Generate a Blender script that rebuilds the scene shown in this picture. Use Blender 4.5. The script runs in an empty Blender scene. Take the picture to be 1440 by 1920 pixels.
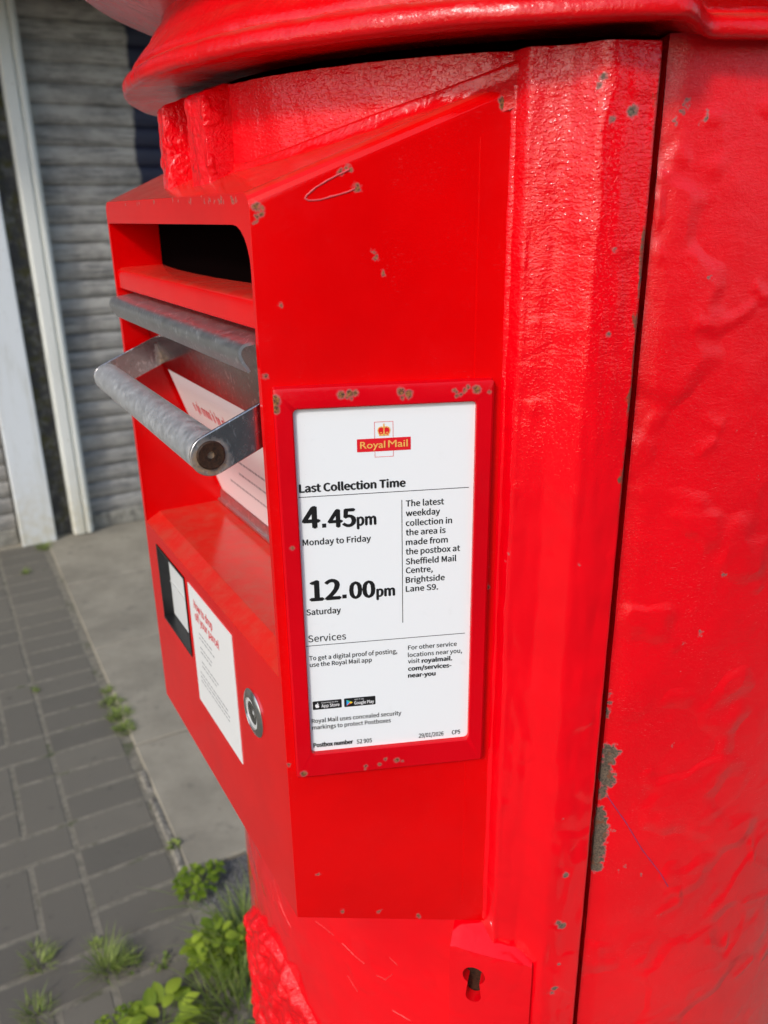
import bpy, bmesh, math, random, os
from mathutils import Vector, Matrix, noise
random.seed(7)
SC = bpy.context.scene
COL = SC.collection
R = math.radians

# ------------------------------------------------------------------ camera
H = 1.42
PITCH, ROLL, FPX = 0.356102, -0.0158742, 1525.39
cam = bpy.data.cameras.new('camera'); co = bpy.data.objects.new('camera', cam); COL.objects.link(co)
_r = Vector((1, 0, 0)); _f = Vector((0, math.cos(PITCH), -math.sin(PITCH))); _u = _r.cross(_f)
rr = math.cos(ROLL) * _r + math.sin(ROLL) * _u
uu = -math.sin(ROLL) * _r + math.cos(ROLL) * _u
M3 = Matrix((rr, uu, -_f)).transposed()
co.matrix_world = Matrix.Translation((0, 0, H)) @ M3.to_4x4()
cam.sensor_fit = 'VERTICAL'; cam.sensor_height = 36.0; cam.sensor_width = 27.0
cam.lens = FPX / 1920 * 36.0
cam.clip_start = 0.02; cam.clip_end = 600
cam.dof.use_dof = True; cam.dof.focus_distance = 0.47; cam.dof.aperture_fstop = 10.0
SC.camera = co

# ------------------------------------------------------------------ light
SUN_AZ, SUN_EL = 240.0, 36.0           # direction towards the sun, degrees counter-clockwise from +X
w = bpy.data.worlds.new('World'); SC.world = w; w.use_nodes = True
nt = w.node_tree
sky = nt.nodes.new('ShaderNodeTexSky'); sky.sky_type = 'NISHITA'; sky.sun_disc = False
sky.sun_elevation = R(SUN_EL); sky.sun_rotation = R(90 - SUN_AZ)
sky.air_density = 1.0; sky.dust_density = 1.5; sky.ozone_density = 0.6
nt.links.new(sky.outputs[0], nt.nodes['Background'].inputs[0])
nt.nodes['Background'].inputs[1].default_value = 0.15
sl = bpy.data.lights.new('sun', 'SUN'); sl.energy = 1.25; sl.angle = R(8.0); sl.color = (1, 0.965, 0.915)
so = bpy.data.objects.new('sun', sl); COL.objects.link(so)
sd = Vector((math.cos(R(SUN_AZ)) * math.cos(R(SUN_EL)), math.sin(R(SUN_AZ)) * math.cos(R(SUN_EL)), math.sin(R(SUN_EL))))
so.rotation_euler = sd.to_track_quat('Z', 'Y').to_euler(); so.location = (-2, -3, 5)
SC.view_settings.view_transform = 'Standard'; SC.view_settings.look = 'None'
SC.view_settings.exposure = 0.50; SC.view_settings.gamma = 1.0

# ------------------------------------------------------------------ frames
OX = Vector((0.13279742, 0.70551771, 0)); F = Vector((-0.8703557, -0.49242356, 0)); T = Vector((-0.49242356, 0.8703557, 0))
CC = Vector((-0.06207995, 0.41538666, 0)); PD = Vector((0.9908656, 0.1348518, 0)); PN = Vector((0.1348518, -0.9908656, 0))
A0 = Vector((-1.14550974, 2.2768706, 0)); GE = Vector((math.cos(R(28.5324)), math.sin(R(28.5324)), 0)); GN = Vector((GE.y, -GE.x, 0))
ZZ = Vector((0, 0, 1))
def L(t, f, z): return OX + T * t + F * f + ZZ * z
def CY(a, r, z): a = R(a); return OX + F * (r * math.cos(a)) + T * (r * math.sin(a)) + ZZ * z
def P(s, z, off=0.0): return CC + PD * s + PN * off + ZZ * z
def G(u, v, z=0.0): return A0 + GE * u + GN * v + ZZ * z

# ------------------------------------------------------------------ node helpers
class NB:
    def __init__(s, name):
        s.m = bpy.data.materials.new(name); s.m.use_nodes = True
        s.nt = s.m.node_tree; s.b = s.nt.nodes['Principled BSDF']
        s.pos = s.n('NewGeometry').outputs['Position']
    def n(s, t, **k):
        x = s.nt.nodes.new('ShaderNode' + t)
        for a, v in k.items(): setattr(x, a, v)
        return x
    def l(s, a, b): s.nt.links.new(a, b)
    def setv(s, sock, v):
        if hasattr(v, 'links') or isinstance(v, bpy.types.NodeSocket): s.l(v, sock)
        else: sock.default_value = v
    def math(s, op, a, b=0.0, c=0.0, clamp=False):
        x = s.n('Math', operation=op, use_clamp=clamp)
        s.setv(x.inputs[0], a); s.setv(x.inputs[1], b); s.setv(x.inputs[2], c)
        return x.outputs[0]
    def vm(s, op, a, b=(0, 0, 0), out=0):
        x = s.n('VectorMath', operation=op); s.setv(x.inputs[0], a); s.setv(x.inputs[1], b); return x.outputs[out]
    def noise(s, scale, detail=3, rough=.55, vec=None, dist=0.0, out='Fac'):
        x = s.n('TexNoise'); x.inputs['Scale'].default_value = scale; x.inputs['Detail'].default_value = detail
        x.inputs['Roughness'].default_value = rough; x.inputs['Distortion'].default_value = dist
        s.l(vec if vec is not None else s.pos, x.inputs['Vector']); return x.outputs[out]
    def voro(s, scale, vec=None, feature='F1', out='Distance', rnd=1.0):
        x = s.n('TexVoronoi', feature=feature); x.inputs['Scale'].default_value = scale; x.inputs['Randomness'].default_value = rnd
        s.l(vec if vec is not None else s.pos, x.inputs['Vector']); return x.outputs[out]
    def ramp(s, v, a, b, lo=0.0, hi=1.0):
        x = s.n('MapRange', interpolation_type='SMOOTHSTEP'); s.setv(x.inputs['Value'], v)
        x.inputs['From Min'].default_value = a; x.inputs['From Max'].default_value = b
        x.inputs['To Min'].default_value = lo; x.inputs['To Max'].default_value = hi; return x.outputs[0]
    def mix(s, f, a, b):
        x = s.n('Mix', data_type='RGBA'); s.setv(x.inputs[0], f)
        for i, c in ((6, a), (7, b)):
            if isinstance(c, tuple): x.inputs[i].default_value = (*c, 1)
            else: s.l(c, x.inputs[i])
        return x.outputs[2]
    def scale(s, v, sx, sy, sz): return s.vm('MULTIPLY', v, (sx, sy, sz))
    def bump(s, h, dist, strength=1.0, prev=None):
        x = s.n('Bump'); x.inputs['Distance'].default_value = dist; x.inputs['Strength'].default_value = strength
        s.l(h, x.inputs['Height'])
        if prev is not None: s.l(prev, x.inputs['Normal'])
        return x.outputs[0]
    def fin(s, col=None, rough=None, nrm=None, metal=None, spec=None, **k):
        def put(nm, v):
            if v is None: return
            if isinstance(v, tuple): s.b.inputs[nm].default_value = (*v, 1)
            else: s.setv(s.b.inputs[nm], v)
        put('Base Color', col); put('Roughness', rough); put('Metallic', metal); put('Specular IOR Level', spec)
        if nrm is not None: s.l(nrm, s.b.inputs['Normal'])
        return s.m
def chipmask(b, chips, amt=.006, freq=260, soft=.0008):
    """0..1 mask: 1 inside the flaked spots (x, y, z, radius)"""
    nz = b.noise(freq, 3, .6, out='Color')
    pp = b.vm('ADD', b.pos, b.vm('MULTIPLY', b.vm('SUBTRACT', nz, (.5, .5, .5)), (amt, amt, amt)))
    cur = None
    for (x, y, z, r) in chips:
        d = b.math('SUBTRACT', b.vm('DISTANCE', pp, (x, y, z), out=1), r)
        cur = d if cur is None else b.math('MINIMUM', cur, d)
    return b.ramp(cur, soft, -soft)
def PC(s, z, r, off=0.0): v = P(s, z, off); return (v.x, v.y, v.z, r)
def CYC(a, z, r, rad=.281): v = CY(a, rad, z); return (v.x, v.y, v.z, r)

def red(name, base, rough=.3, layers=(), chips=None, chipcol='grey', dust=0.0, spec=.5, vary=.12, scr=0.0, amt=.006, freq=260, high=False, edge=None):
    b = NB(name)
    big = b.noise(9, 4, .6)
    dark = tuple(c * (1 - vary) for c in base)
    col = b.mix(b.ramp(big, .35, .7), base, dark)
    # faded, chalkier film in patches
    fad = b.ramp(b.noise(23, 5, .65), .52, .8, 0, .12)
    col = b.mix(fad, col, (min(1, base[0] * .98), .02, .03))
    if dust:
        nz = b.n('SeparateXYZ'); g = b.n('NewGeometry'); b.l(g.outputs['Normal'], nz.inputs[0])
        up = b.ramp(nz.outputs[2], .55, .95)
        dm = b.math('MULTIPLY', up, b.ramp(b.noise(60, 6, .7), .35, .75, .15, dust))
        col = b.mix(dm, col, (.30, .13, .075))
    rg = b.ramp(b.noise(35, 4, .6), .3, .7, rough * .8, rough * 1.25)
    nrm = None
    if high:      # the paint is far more pimpled towards the top of the box
        sz_ = b.n('SeparateXYZ'); b.l(b.pos, sz_.inputs[0]); zhi = b.ramp(sz_.outputs[2], 1.20, 1.46, .03, 1.0)
    for (scale, stretch, dist, strg, kind) in layers:
        v = b.scale(b.pos, *stretch) if stretch else b.pos
        if kind == 'n': h = b.noise(scale, 3, .55, v)
        elif kind == 'w': h = b.noise(scale, 5, .6, v, dist=1.2)
        elif kind == 'p': h = b.ramp(b.voro(scale, v), .0, .55, 1, 0)
        elif kind == 'd': h = b.ramp(b.noise(scale, 1, .5, v), .50, .74)     # separate pimples
        elif kind == 'b':   # sparse blisters
            h = b.math('MULTIPLY', b.ramp(b.noise(scale, 2, .5, v), .52, .62), 1.0)
        if high and kind in 'npd':
            h = b.math('MULTIPLY', h, zhi)
        nrm = b.bump(h, dist, strg, nrm)
    if scr:
        v = b.scale(b.pos, 1, 1, 9)
        s1 = b.ramp(b.noise(420, 2, .5, v), .66, .72)
        s1 = b.math('MULTIPLY', s1, b.ramp(b.noise(30, 2), .45, .6, 0, scr))
        col = b.mix(s1, col, (.75, .25, .25))
    if chips:
        m = chipmask(b, chips, amt, freq)
        rim = chipmask(b, [(x, y, z, r * 1.08 + .0003) for x, y, z, r in chips], amt, freq)
        n2 = b.noise(700, 4, .7)
        if chipcol == 'grey': cc = b.mix(b.ramp(n2, .35, .65), (.055, .043, .03), (.165, .122, .080)); cc = b.mix(b.ramp(b.noise(160, 3), .55, .66), cc, (.17, .06, .025))
        else: cc = b.mix(b.ramp(n2, .38, .62), (.075, .032, .02), (.30, .125, .035))
        col = b.mix(rim, col, (base[0] * .75, .10, .11))
        col = b.mix(m, col, cc)
        rg = b.math('ADD', b.math('MULTIPLY', rg, b.math('SUBTRACT', 1.0, m)), b.math('MULTIPLY', m, .8))
        nrm = b.bump(m, .0006, -1.0, nrm)
    if edge:      # paint worn to primer and rust along one upright arris
        (ex, ey), wd, z0, z1 = edge
        sz2 = b.n('SeparateXYZ'); b.l(b.pos, sz2.inputs[0])
        cx_ = b.n('CombineXYZ'); b.l(sz2.outputs[0], cx_.inputs[0]); b.l(sz2.outputs[1], cx_.inputs[1])
        dd = b.vm('DISTANCE', cx_.outputs[0], (ex, ey, 0), out=1)
        dd = b.math('ADD', dd, b.math('MULTIPLY', b.math('SUBTRACT', b.noise(190, 4, .65, b.scale(b.pos, 1, 1, .35)), .5), .011))
        m2 = b.ramp(dd, wd + .0006, wd - .0006)
        m2 = b.math('MULTIPLY', m2, b.math('MULTIPLY', b.ramp(sz2.outputs[2], z0 - .01, z0 + .02), b.ramp(sz2.outputs[2], z1 + .005, z1 - .01)))
        m2 = b.math('MULTIPLY', m2, b.ramp(b.noise(33, 3), .36, .46))
        c2 = b.mix(b.ramp(b.noise(240, 4, .7), .4, .6), (.30, .035, .015), (.12, .07, .035)); c2 = b.mix(b.ramp(b.noise(90, 3), .52, .6), c2, (.10, .085, .06))
        col = b.mix(m2, col, c2); rg = b.math('ADD', rg, b.math('MULTIPLY', m2, .45))
        nrm = b.bump(m2, .0004, -.8, nrm)
    return b.fin(col, rg, nrm, spec=spec)

# ------------------------------------------------------------------ materials
RED_H = (.74, .0, .001); RED_D = (.84, .0, .006); RED_F = (.66, .0, .006)
housing_chips = [PC(.003, 1.4225, .0018), PC(.0052, 1.4190, .0013), PC(.0035, 1.418, .0011), PC(.0025, 1.4155, .0009), PC(.0058, 1.4215, .0009), PC(.0485, 1.4381, .0016), PC(.0445, 1.4372, .0012),
                 PC(.0522, 1.430, .0015), PC(.064, 1.3901, .0012), PC(.0607, 1.3971, .0009), PC(.0595, 1.4, .0007), PC(.1245, 1.4685, .0024), PC(.1238, 1.4655, .0018),
                 PC(.0073, 1.2642, .0010), PC(.1236, 1.2115, .0012), PC(.1215, 1.224, .0009), PC(.0151, 1.0117, .0011), PC(.002, 1.34, .0012), PC(.0012, 1.10, .0012), PC(.012, 1.3765, .0008),
                 PC(.03, .978, .0012), PC(.082, .965, .0016), PC(.055, .974, .001)]
for i in range(26):
    q = L(random.choice((random.uniform(-.15, -.06), random.uniform(-.12, .13))), .3125, 1.4262 + random.uniform(-.0012, .0010)); housing_chips.append((q.x, q.y, q.z, random.uniform(.0004, .0011)))
M_HOUS = red('housing_red_paint', RED_H, .14, [(700, None, .00012, .4, 'n'), (40, None, .0010, .10, 'n')], housing_chips, 'rust', dust=.42, scr=.10, spec=.3)
fr = [(PC(.0447, 1.3285, .0024, .006), 5), (PC(.076, 1.3285, .0026, .006), 5), (PC(.100, 1.3288, .002, .006), 5), (PC(.108, 1.3292, .0026, .006), 5), (PC(.115, 1.3295, .002, .006), 3),
      (PC(.0449, 1.0985, .0018, .006), 2), (PC(.0567, 1.1005, .0016, .006), 2), (PC(.071, 1.0980, .0018, .006), 2)]
fchips = []
for (x, y, z, r), k in fr:
    for i in range(k):
        v = PD * random.uniform(-.0045, .0045); fchips.append((x + v.x, y + v.y, z + random.uniform(-.0028, .0028), random.choice((.0005, .0007, .0009, .0014, .0019))))
fchips += [PC(.0062, 1.329, .0028, .0060), PC(.0062, 1.3245, .0022, .0060), PC(.0098, 1.0975, .0018, .0060), PC(.0205, 1.2625, .001, .0060), PC(.011, 1.247, .001, .0060)]
M_FRAME = red('frame_crimson_paint', RED_F, .2, [(600, None, .00015, .5, 'n'), (50, None, .001, .2, 'n')], fchips, 'rust', amt=.002, freq=500, spec=.3)
door_chips = [CYC(-57.3, 1.4601, 0.0026, .2963), CYC(-55.5, 1.4569, 0.0016, .2963), CYC(-54.5, 1.4742, 0.0015, .2963), CYC(-54.2, 1.471, 0.0011, .2963),
              CYC(-51.3, .99, 0.0011, .2955), CYC(-56.8, .9717, 0.0026, .2955), CYC(-56.3, .9745, 0.0019, .2955), CYC(-56.8, 1.0148, 0.0017, .2955), CYC(-56.5, .916, 0.0020, .2955), CYC(-56.2, .911, 0.0015, .2955), CYC(-49.2, 1.018, 0.0010, .2925), CYC(-48.6, 1.0126, 0.0010, .2925), CYC(-47.6, 1.231, 0.0007, .288), CYC(-48, 1.236, 0.0006, .289)]
for i in range(9):
    door_chips.append(CYC(random.uniform(-58.5, -46), random.uniform(.93, 1.45), random.uniform(.0005, .0010), .2955))
_e = CY(-59.75, .2905, 0)
M_DOOR = red('door_red_gloss', RED_D, .065, [(640, (.38, .38, 1), .0010, .40, 'n'), (300, (.3, .3, 1), .0010, .28, 'n'), (700, None, .0007, .3, 'd'), (110, (1, 1, .5), .0010, .12, 'w'), (26, None, .002, .2, 'b')], door_chips, 'grey', amt=.004, freq=420, high=True, edge=((_e.x, _e.y), .0030, 1.26, 1.482), spec=.62)
M_NECK = red('cast_neck_red_gloss', RED_D, .08, [(420, None, .0012, .5, 'n'), (150, None, .0020, .55, 'w'), (70, None, .003, .35, 'b')])
bchips = []
for aa, z0, z1, rad in ((-60.95, 1.139, 1.124, .0025), (-61.6, 1.098, 1.074, .0058), (-61.45, 1.069, 1.062, .0032), (-61.35, 1.051, 1.0, .0056)):
    z = z0
    while z >= z1:
        bchips.append(CYC(aa + random.uniform(-.35, .35), z, rad * random.uniform(.75, 1.25), .28)); z -= rad * 1.15
bchips += [CYC(-65, 1.4575, .0015, .28), CYC(-65.3, 1.4600, .0011, .28), CYC(-63.2, 1.4645, .0013, .28), CYC(-62.7, 1.4610, .0011, .28), CYC(-62.2, 1.4575, .0009, .28)]
for i in range(14):
    bchips.append(CYC(random.uniform(-78, -63), random.uniform(.92, 1.45), random.uniform(.0004, .0009), .28))
M_BODY = red('body_red_gloss', RED_D, .10, [(620, (1, 1, 1.6), .0006, .40, 'w'), (240, (.5, .5, 1.5), .0006, .26, 'w'), (42, None, .003, .15, 'w'), (17, None, .006, .3, 'b')], bchips, 'grey', amt=.010, freq=230, scr=.3, spec=.62)
M_FILL = red('fillet_red_paint', (.72, .002, .005), .18, [(420, None, .0008, .5, 'n'), (150, None, .0015, .4, 'w')], None, dust=.4)
M_CAP = red('cap_red_paint', (.72, .002, .005), .2, [(330, None, .0008, .4, 'n'), (90, None, .002, .3, 'w')], None, dust=.6, scr=.2)
M_CYPH = red('relief_red_gloss', RED_D, .16, [(300, None, .002, .6, 'w'), (110, None, .004, .6, 'n')])

def steel(name, col=(.50, .50, .49), rough=.32, dirt=.25, stretch=(1, 1, 1), rust=None):
    b = NB(name)
    v = b.scale(b.pos, *stretch)
    n1 = b.noise(900, 3, .6, v); n2 = b.noise(55, 5, .65)
    c = b.mix(b.ramp(n2, .35, .75, 0, dirt), col, tuple(x * .62 for x in col))
    sc = b.ramp(b.noise(240, 2, .5, b.scale(b.pos, 2.5, .5, .8), dist=.4), .60, .66)
    c = b.mix(b.math('MULTIPLY', sc, .6), c, (.95, .95, .94))
    rg = b.ramp(b.noise(140, 4, .65), .3, .75, rough * .9, rough * 1.2)
    if rust:
        m = chipmask(b, rust, .008, 200, .0035)
        c = b.mix(b.math('MULTIPLY', m, .8), c, b.mix(b.ramp(b.noise(420, 3), .35, .65), (.10, .05, .02), (.30, .16, .05)))
        rg = b.math('ADD', rg, b.math('MULTIPLY', m, .4))
        met = b.math('SUBTRACT', 1.0, b.math('MULTIPLY', m, .85))
    else: met = 1.0
    return b.fin(c, rg, b.bump(n1, .00006, .5), metal=met)
bolt_c = L(-.150, .341, 1.302)
M_STEEL = steel('worn_steel', (.76, .76, .75), .55, .22, stretch=(1, 1, 1), rust=[(bolt_c.x, bolt_c.y, bolt_c.z - .0030, .0102)] + [(*L(.1385, .294, z), .0055) for z in (1.302, 1.31, 1.318)])
M_ARM = steel('dark_arm_steel', (.50, .485, .48), .24, .2, rust=[(bolt_c.x, bolt_c.y, bolt_c.z - .0030, .0100)] + [(*L(.1355, .285, z), .0055) for z in (1.296, 1.304, 1.312)])
M_FLAP = steel('brushed_steel_plate', (.42, .41, .39), .2, .3)
M_HOOD = steel('hood_steel', (.62, .62, .61), .40, .14)
def plain(name, col, rough=.5, nscale=0, namt=.2, metal=0.0, bmp=0, spec=.5, bscale=400):
    b = NB(name); c = col; nrm = None
    if nscale: c = b.mix(b.ramp(b.noise(nscale, 4, .6), .35, .7, 0, 1), col, tuple(x * (1 - namt) for x in col))
    if bmp: nrm = b.bump(b.noise(bscale, 4, .6), bmp, .6)
    return b.fin(c, rough, nrm, metal=metal, spec=spec)
M_RUST = plain('rusty_bolt', (.055, .024, .010), .6, 600, .75, .3, .0006, bscale=900)
M_SCRATCH = plain('scratch_pink', (.62, .07, .08), .4)
M_SCUFF = plain('scuffed_red', (.72, .035, .035), .3)
M_INK = plain('black_ink', (.006, .006, .007), .45)
M_REDINK = plain('red_ink', (.72, .004, .015), .45)
M_GOLD = plain('gold_ink', (.85, .44, .10), .45)
M_BLACK = plain('black_plastic', (.012, .012, .013), .35, 90, .4)
M_GREYINK = plain('grey_ink', (.10, .10, .11), .5)
M_PALE = plain('pale_ink', (.30, .30, .31), .5)
M_DARK = plain('gap_shade_black', (.003, .0015, .0015), 1.0, spec=0.0)  # near-black colour standing in for shade inside the slot and seam
M_LED = plain('frosted_ring', (.60, .60, .58), .35)
M_POLISH = plain('polished_steel', (.70, .69, .66), .24, metal=1.0)
for nm, c in (('badge_white', (.85, .85, .85)), ('play_green', (.05, .55, .20)), ('play_blue', (.03, .35, .75)), ('play_yellow', (.85, .55, .03)), ('play_red', (.75, .07, .05))):
    globals()['M_' + nm.upper()] = plain(nm, c, .5)
def card(name, col, gloss=.16, smudge=.5):
    b = NB(name)
    m = b.ramp(b.noise(70, 5, .7), .60, .78, 0, .10 * smudge)
    c = b.mix(m, col, (.42, .40, .36))
    sp = b.ramp(b.voro(330), .045, .03); sp = b.math('MULTIPLY', sp, b.ramp(b.noise(45, 2), .55, .65, 0, .5 * smudge))
    c = b.mix(sp, c, (.25, .25, .25))
    return b.fin(c, gloss, b.bump(b.noise(90, 3), .0004, .12))
M_CARD = card('notice_card_face', (.83, .85, .86), .16, .9)
M_SHEET = card('sticker_white', (.82, .82, .80), .3, .6)
M_SCREEN = card('display_white', (.80, .81, .79), .2, .2)

# ------------------------------------------------------------------ mesh helpers
def tag(o, label=None, cat=None, group=None, kind=None):
    if label: o['label'] = label
    if cat: o['category'] = cat
    if group: o['group'] = group
    if kind: o['kind'] = kind
    return o
def empty(name, loc, label, cat, group=None):
    o = bpy.data.objects.new(name, None); COL.objects.link(o); o.location = loc; o.empty_display_size = .1
    return tag(o, label, cat, group)
def obj(name, bm, mats, parent=None, smooth=None, bevel=None, weld=False):
    me = bpy.data.meshes.new(name); 
    bm.normal_update(); bm.to_mesh(me); bm.free()
    for m in (mats if isinstance(mats, (list, tuple)) else [mats]): me.materials.append(m)
    o = bpy.data.objects.new(name, me); COL.objects.link(o)
    if smooth is not None:
        for p in me.polygons: p.use_smooth = True
        me.set_sharp_from_angle(angle=R(smooth))
    if parent is not None:
        o.parent = parent
        base = parent
        off = Vector((0, 0, 0))
        while base is not None: off += base.location; base = base.parent
        me.transform(Matrix.Translation(-off))
    if bevel:
        md = o.modifiers.new('edge', 'BEVEL'); md.width = bevel; md.segments = 3; md.limit_method = 'ANGLE'; md.angle_limit = R(35)
        md.harden_normals = True
        for p in me.polygons: p.use_smooth = True
    return o
def prism(bm, pts, vec, mi=0):
    """closed solid: polygon pts extruded along vec"""
    a = [bm.verts.new(p) for p in pts]; b = [bm.verts.new(Vector(p) + vec) for p in pts]; n = len(a)
    fs = [bm.faces.new(a), bm.faces.new(list(reversed(b)))]
    for i in range(n): fs.append(bm.faces.new((a[i], b[i], b[(i + 1) % n], a[(i + 1) % n])))
    for f in fs: f.material_index = mi
    bmesh.ops.recalc_face_normals(bm, faces=fs); return fs
def box(bm, org, ax, ay, az, mi=0):
    org = Vector(org); return prism(bm, [org, org + ax, org + ax + ay, org + ay], az, mi)
def poly(bm, pts, mi=0):
    f = bm.faces.new([bm.verts.new(p) for p in pts]); f.material_index = mi; return f
def tube(bm, pts, rad, n=10, cap=True, mi=0):
    rings = []
    for i, p in enumerate(pts):
        p = Vector(p); d = (Vector(pts[min(i + 1, len(pts) - 1)]) - Vector(pts[max(i - 1, 0)])).normalized()
        x = d.orthogonal().normalized()
        if i: x = (px - d * px.dot(d)).normalized()
        px = x; y = d.cross(x); r = rad[i] if isinstance(rad, (list, tuple)) else rad
        rings.append([bm.verts.new(p + x * (r * math.cos(2 * math.pi * k / n)) + y * (r * math.sin(2 * math.pi * k / n))) for k in range(n)])
    for a, b in zip(rings, rings[1:]):
        for k in range(n): bm.faces.new((a[k], a[(k + 1) % n], b[(k + 1) % n], b[k])).material_index = mi
    if cap:
        bm.faces.new(list(reversed(rings[0]))).material_index = mi; bm.faces.new(rings[-1]).material_index = mi
def cgrid(bm, angs, zs, rf, skip=None, flip=False):
    g = [[bm.verts.new(CY(a, rf(a, z), z)) for a in angs] for z in zs]
    for j in range(len(zs) - 1):
        for i in range(len(angs) - 1):
            if skip and skip((angs[i] + angs[i + 1]) / 2, (zs[j] + zs[j + 1]) / 2): continue
            q = (g[j][i], g[j + 1][i], g[j + 1][i + 1], g[j][i + 1])
            bm.faces.new(q)
    bmesh.ops.recalc_face_normals(bm, faces=bm.faces[:])
    return g
def frange(a, b, st):
    n = max(1, round(abs((b - a) / st))); return [a + (b - a) * i / n for i in range(n + 1)]
def sstep(x, a, b):
    t = max(0, min(1, (x - a) / (b - a))); return t * t * (3 - 2 * t)
def nz(p, s): return noise.noise(Vector(p) * s)

# ================================================================== SETTING
def ground_mats():
    b = NB('pavement_concrete')
    c = b.mix(b.ramp(b.noise(1.7, 6, .65), .3, .7), (.060, .058, .055), (.085, .082, .076))
    plain_ground = b.fin(c, .9, b.bump(b.noise(120, 4, .7), .004, .6))
    b = NB('flag_concrete')
    c = b.mix(b.ramp(b.noise(3.5, 7, .68), .28, .72), (.230, .206, .158), (.365, .328, .252))
    c = b.mix(b.ramp(b.noise(11, 5, .7), .56, .75, 0, .7), c, (.115, .105, .088))
    st = b.ramp(b.voro(38), .1, .04); st = b.math('MULTIPLY', st, b.ramp(b.noise(6, 2), .5, .62, 0, .5))
    c = b.mix(st, c, (.09, .085, .07))
    flag = b.fin(c, .88, b.bump(b.noise(260, 5, .7), .003, .6))
    b = NB('paver_blue_grey')
    at = b.n('Attribute'); at.attribute_name = 'tone'
    c = b.mix(at.outputs['Fac'], (.122, .112, .090), (.180, .163, .127))
    c = b.mix(b.ramp(b.noise(7, 6, .7), .35, .7, 0, .55), c, (.150, .135, .108))
    c = b.mix(b.ramp(b.noise(60, 5, .7), .58, .8, 0, .6), c, (.20, .185, .155))
    c = b.mix(b.ramp(b.noise(24, 3, .6), .62, .75, 0, .5), c, (.075, .07, .058))
    pav = b.fin(c, .82, b.bump(b.noise(420, 5, .75), .0022, .7))
    b = NB('joint_sand')
    c = b.mix(b.ramp(b.noise(45, 5, .7), .35, .68), (.27, .245, .19), (.16, .145, .11))
    c = b.mix(b.ramp(b.noise(9, 4, .6), .58, .7, 0, .8), c, (.07, .085, .03))
    sand = b.fin(c, .95, b.bump(b.noise(500, 4, .7), .003, .8))
    b = NB('rough_tarmac')
    c = b.mix(b.ramp(b.voro(160), .15, .5), (.24, .235, .22), (.095, .09, .085))
    tar = b.fin(c, .92, b.bump(b.voro(160), .006, .8))
    return plain_ground, flag, pav, sand, tar
M_GND, M_FLAG, M_PAV, M_SAND, M_TAR = ground_mats()

bm = bmesh.new(); s_ = 250
poly(bm, [(-s_, -s_, -.02), (s_, -s_, -.02), (s_, s_, -.02), (-s_, s_, -.02)])
tag(obj('pavement', bm, M_GND), 'wide grey pavement around the postbox', 'pavement', kind='structure')

bm = bmesh.new(); poly(bm, [G(-200, 3.55, -.012), G(200, 3.55, -.012), G(200, 10.5, -.012), G(-200, 10.5, -.012)])
b = NB('asphalt'); M_ASPH = b.fin(b.mix(b.ramp(b.noise(2.2, 6, .7), .3, .7), (.045, .045, .047), (.065, .064, .062)), .9, b.bump(b.noise(220, 4, .7), .006, .7))
tag(obj('road', bm, M_ASPH), 'unseen dark asphalt road added along the pavement to dim reflections', 'road', kind='structure')  # out of view, added so the red panel mirrors darker ground
bm = bmesh.new(); box(bm, G(-60, 3.40, -.02), GE * 120, GN * .15, ZZ * .026)
tag(obj('kerb', bm, M_GND), 'concrete kerb between pavement and road', 'kerb', kind='structure')
# sand bed with a gently uneven top, under the blocks
bm = bmesh.new(); poly(bm, [G(-3.2, -1.32, -.0016), G(.235, -1.32, -.0016), G(.235, 3.4, -.0016), G(-3.2, 3.4, -.0016)])
tag(obj('joint_sand_bed', bm, M_SAND), 'pale sandy mortar filling the joints between grey paving blocks', 'paving', kind='structure')

S = .104651
bm = bmesh.new(); tone = bm.faces.layers.float.new('tone_f'); tl = bm.verts.layers.float.new('tone')
def paver(u0, v0, u1, v1, jt=.0130):
    g = jt / 2; c = .0012; h = random.uniform(-.0004, .0004); t = min(1, max(0, random.gauss(.45, .3)))
    a = random.uniform(-.006, .006); tx, ty = random.uniform(-.0003, .0003), random.uniform(-.0003, .0003)
    cu, cv = (u0 + u1) / 2, (v0 + v1) / 2
    def ring(ins, z):
        out = []
        pts = [(u0 + g + ins, v0 + g + ins), (u1 - g - ins, v0 + g + ins), (u1 - g - ins, v1 - g - ins), (u0 + g + ins, v1 - g - ins)]
        for i, (u, v) in enumerate(pts):
            du, dv = u - cu, v - cv; u2, v2 = cu + du - a * dv, cv + dv + a * du
            q = bm.verts.new(G(u2, v2, z + h + (tx if du > 0 else -tx) + (ty if dv > 0 else -ty))); q[tl] = t; out.append(q)
        return out
    lo, mid, top = ring(0, -.03), ring(0, -.0020), ring(c, 0)
    bm.faces.new(top)
    for A, B in ((lo, mid), (mid, top)):
        for i in range(4): bm.faces.new((A[i], A[(i + 1) % 4], B[(i + 1) % 4], B[i]))
for k in range(-12, 32):
    paver(0, k * S, .190, (k + 1) * S)
for y in range(-12, 30):
    for x in range(-24, 0):
        r_ = (x - y + 1) % 4
        if r_ == 0:
            paver(x * S, y * S, (min(x + 2, 0)) * S, (y + 1) * S)
        elif r_ == 3:
            paver(x * S, y * S, (x + 1) * S, (y + 2) * S)
bmesh.ops.recalc_face_normals(bm, faces=bm.faces[:])
tag(obj('block_paving', bm, M_PAV), 'grey herringbone block paving edged by one straight course', 'paving', kind='structure')

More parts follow.
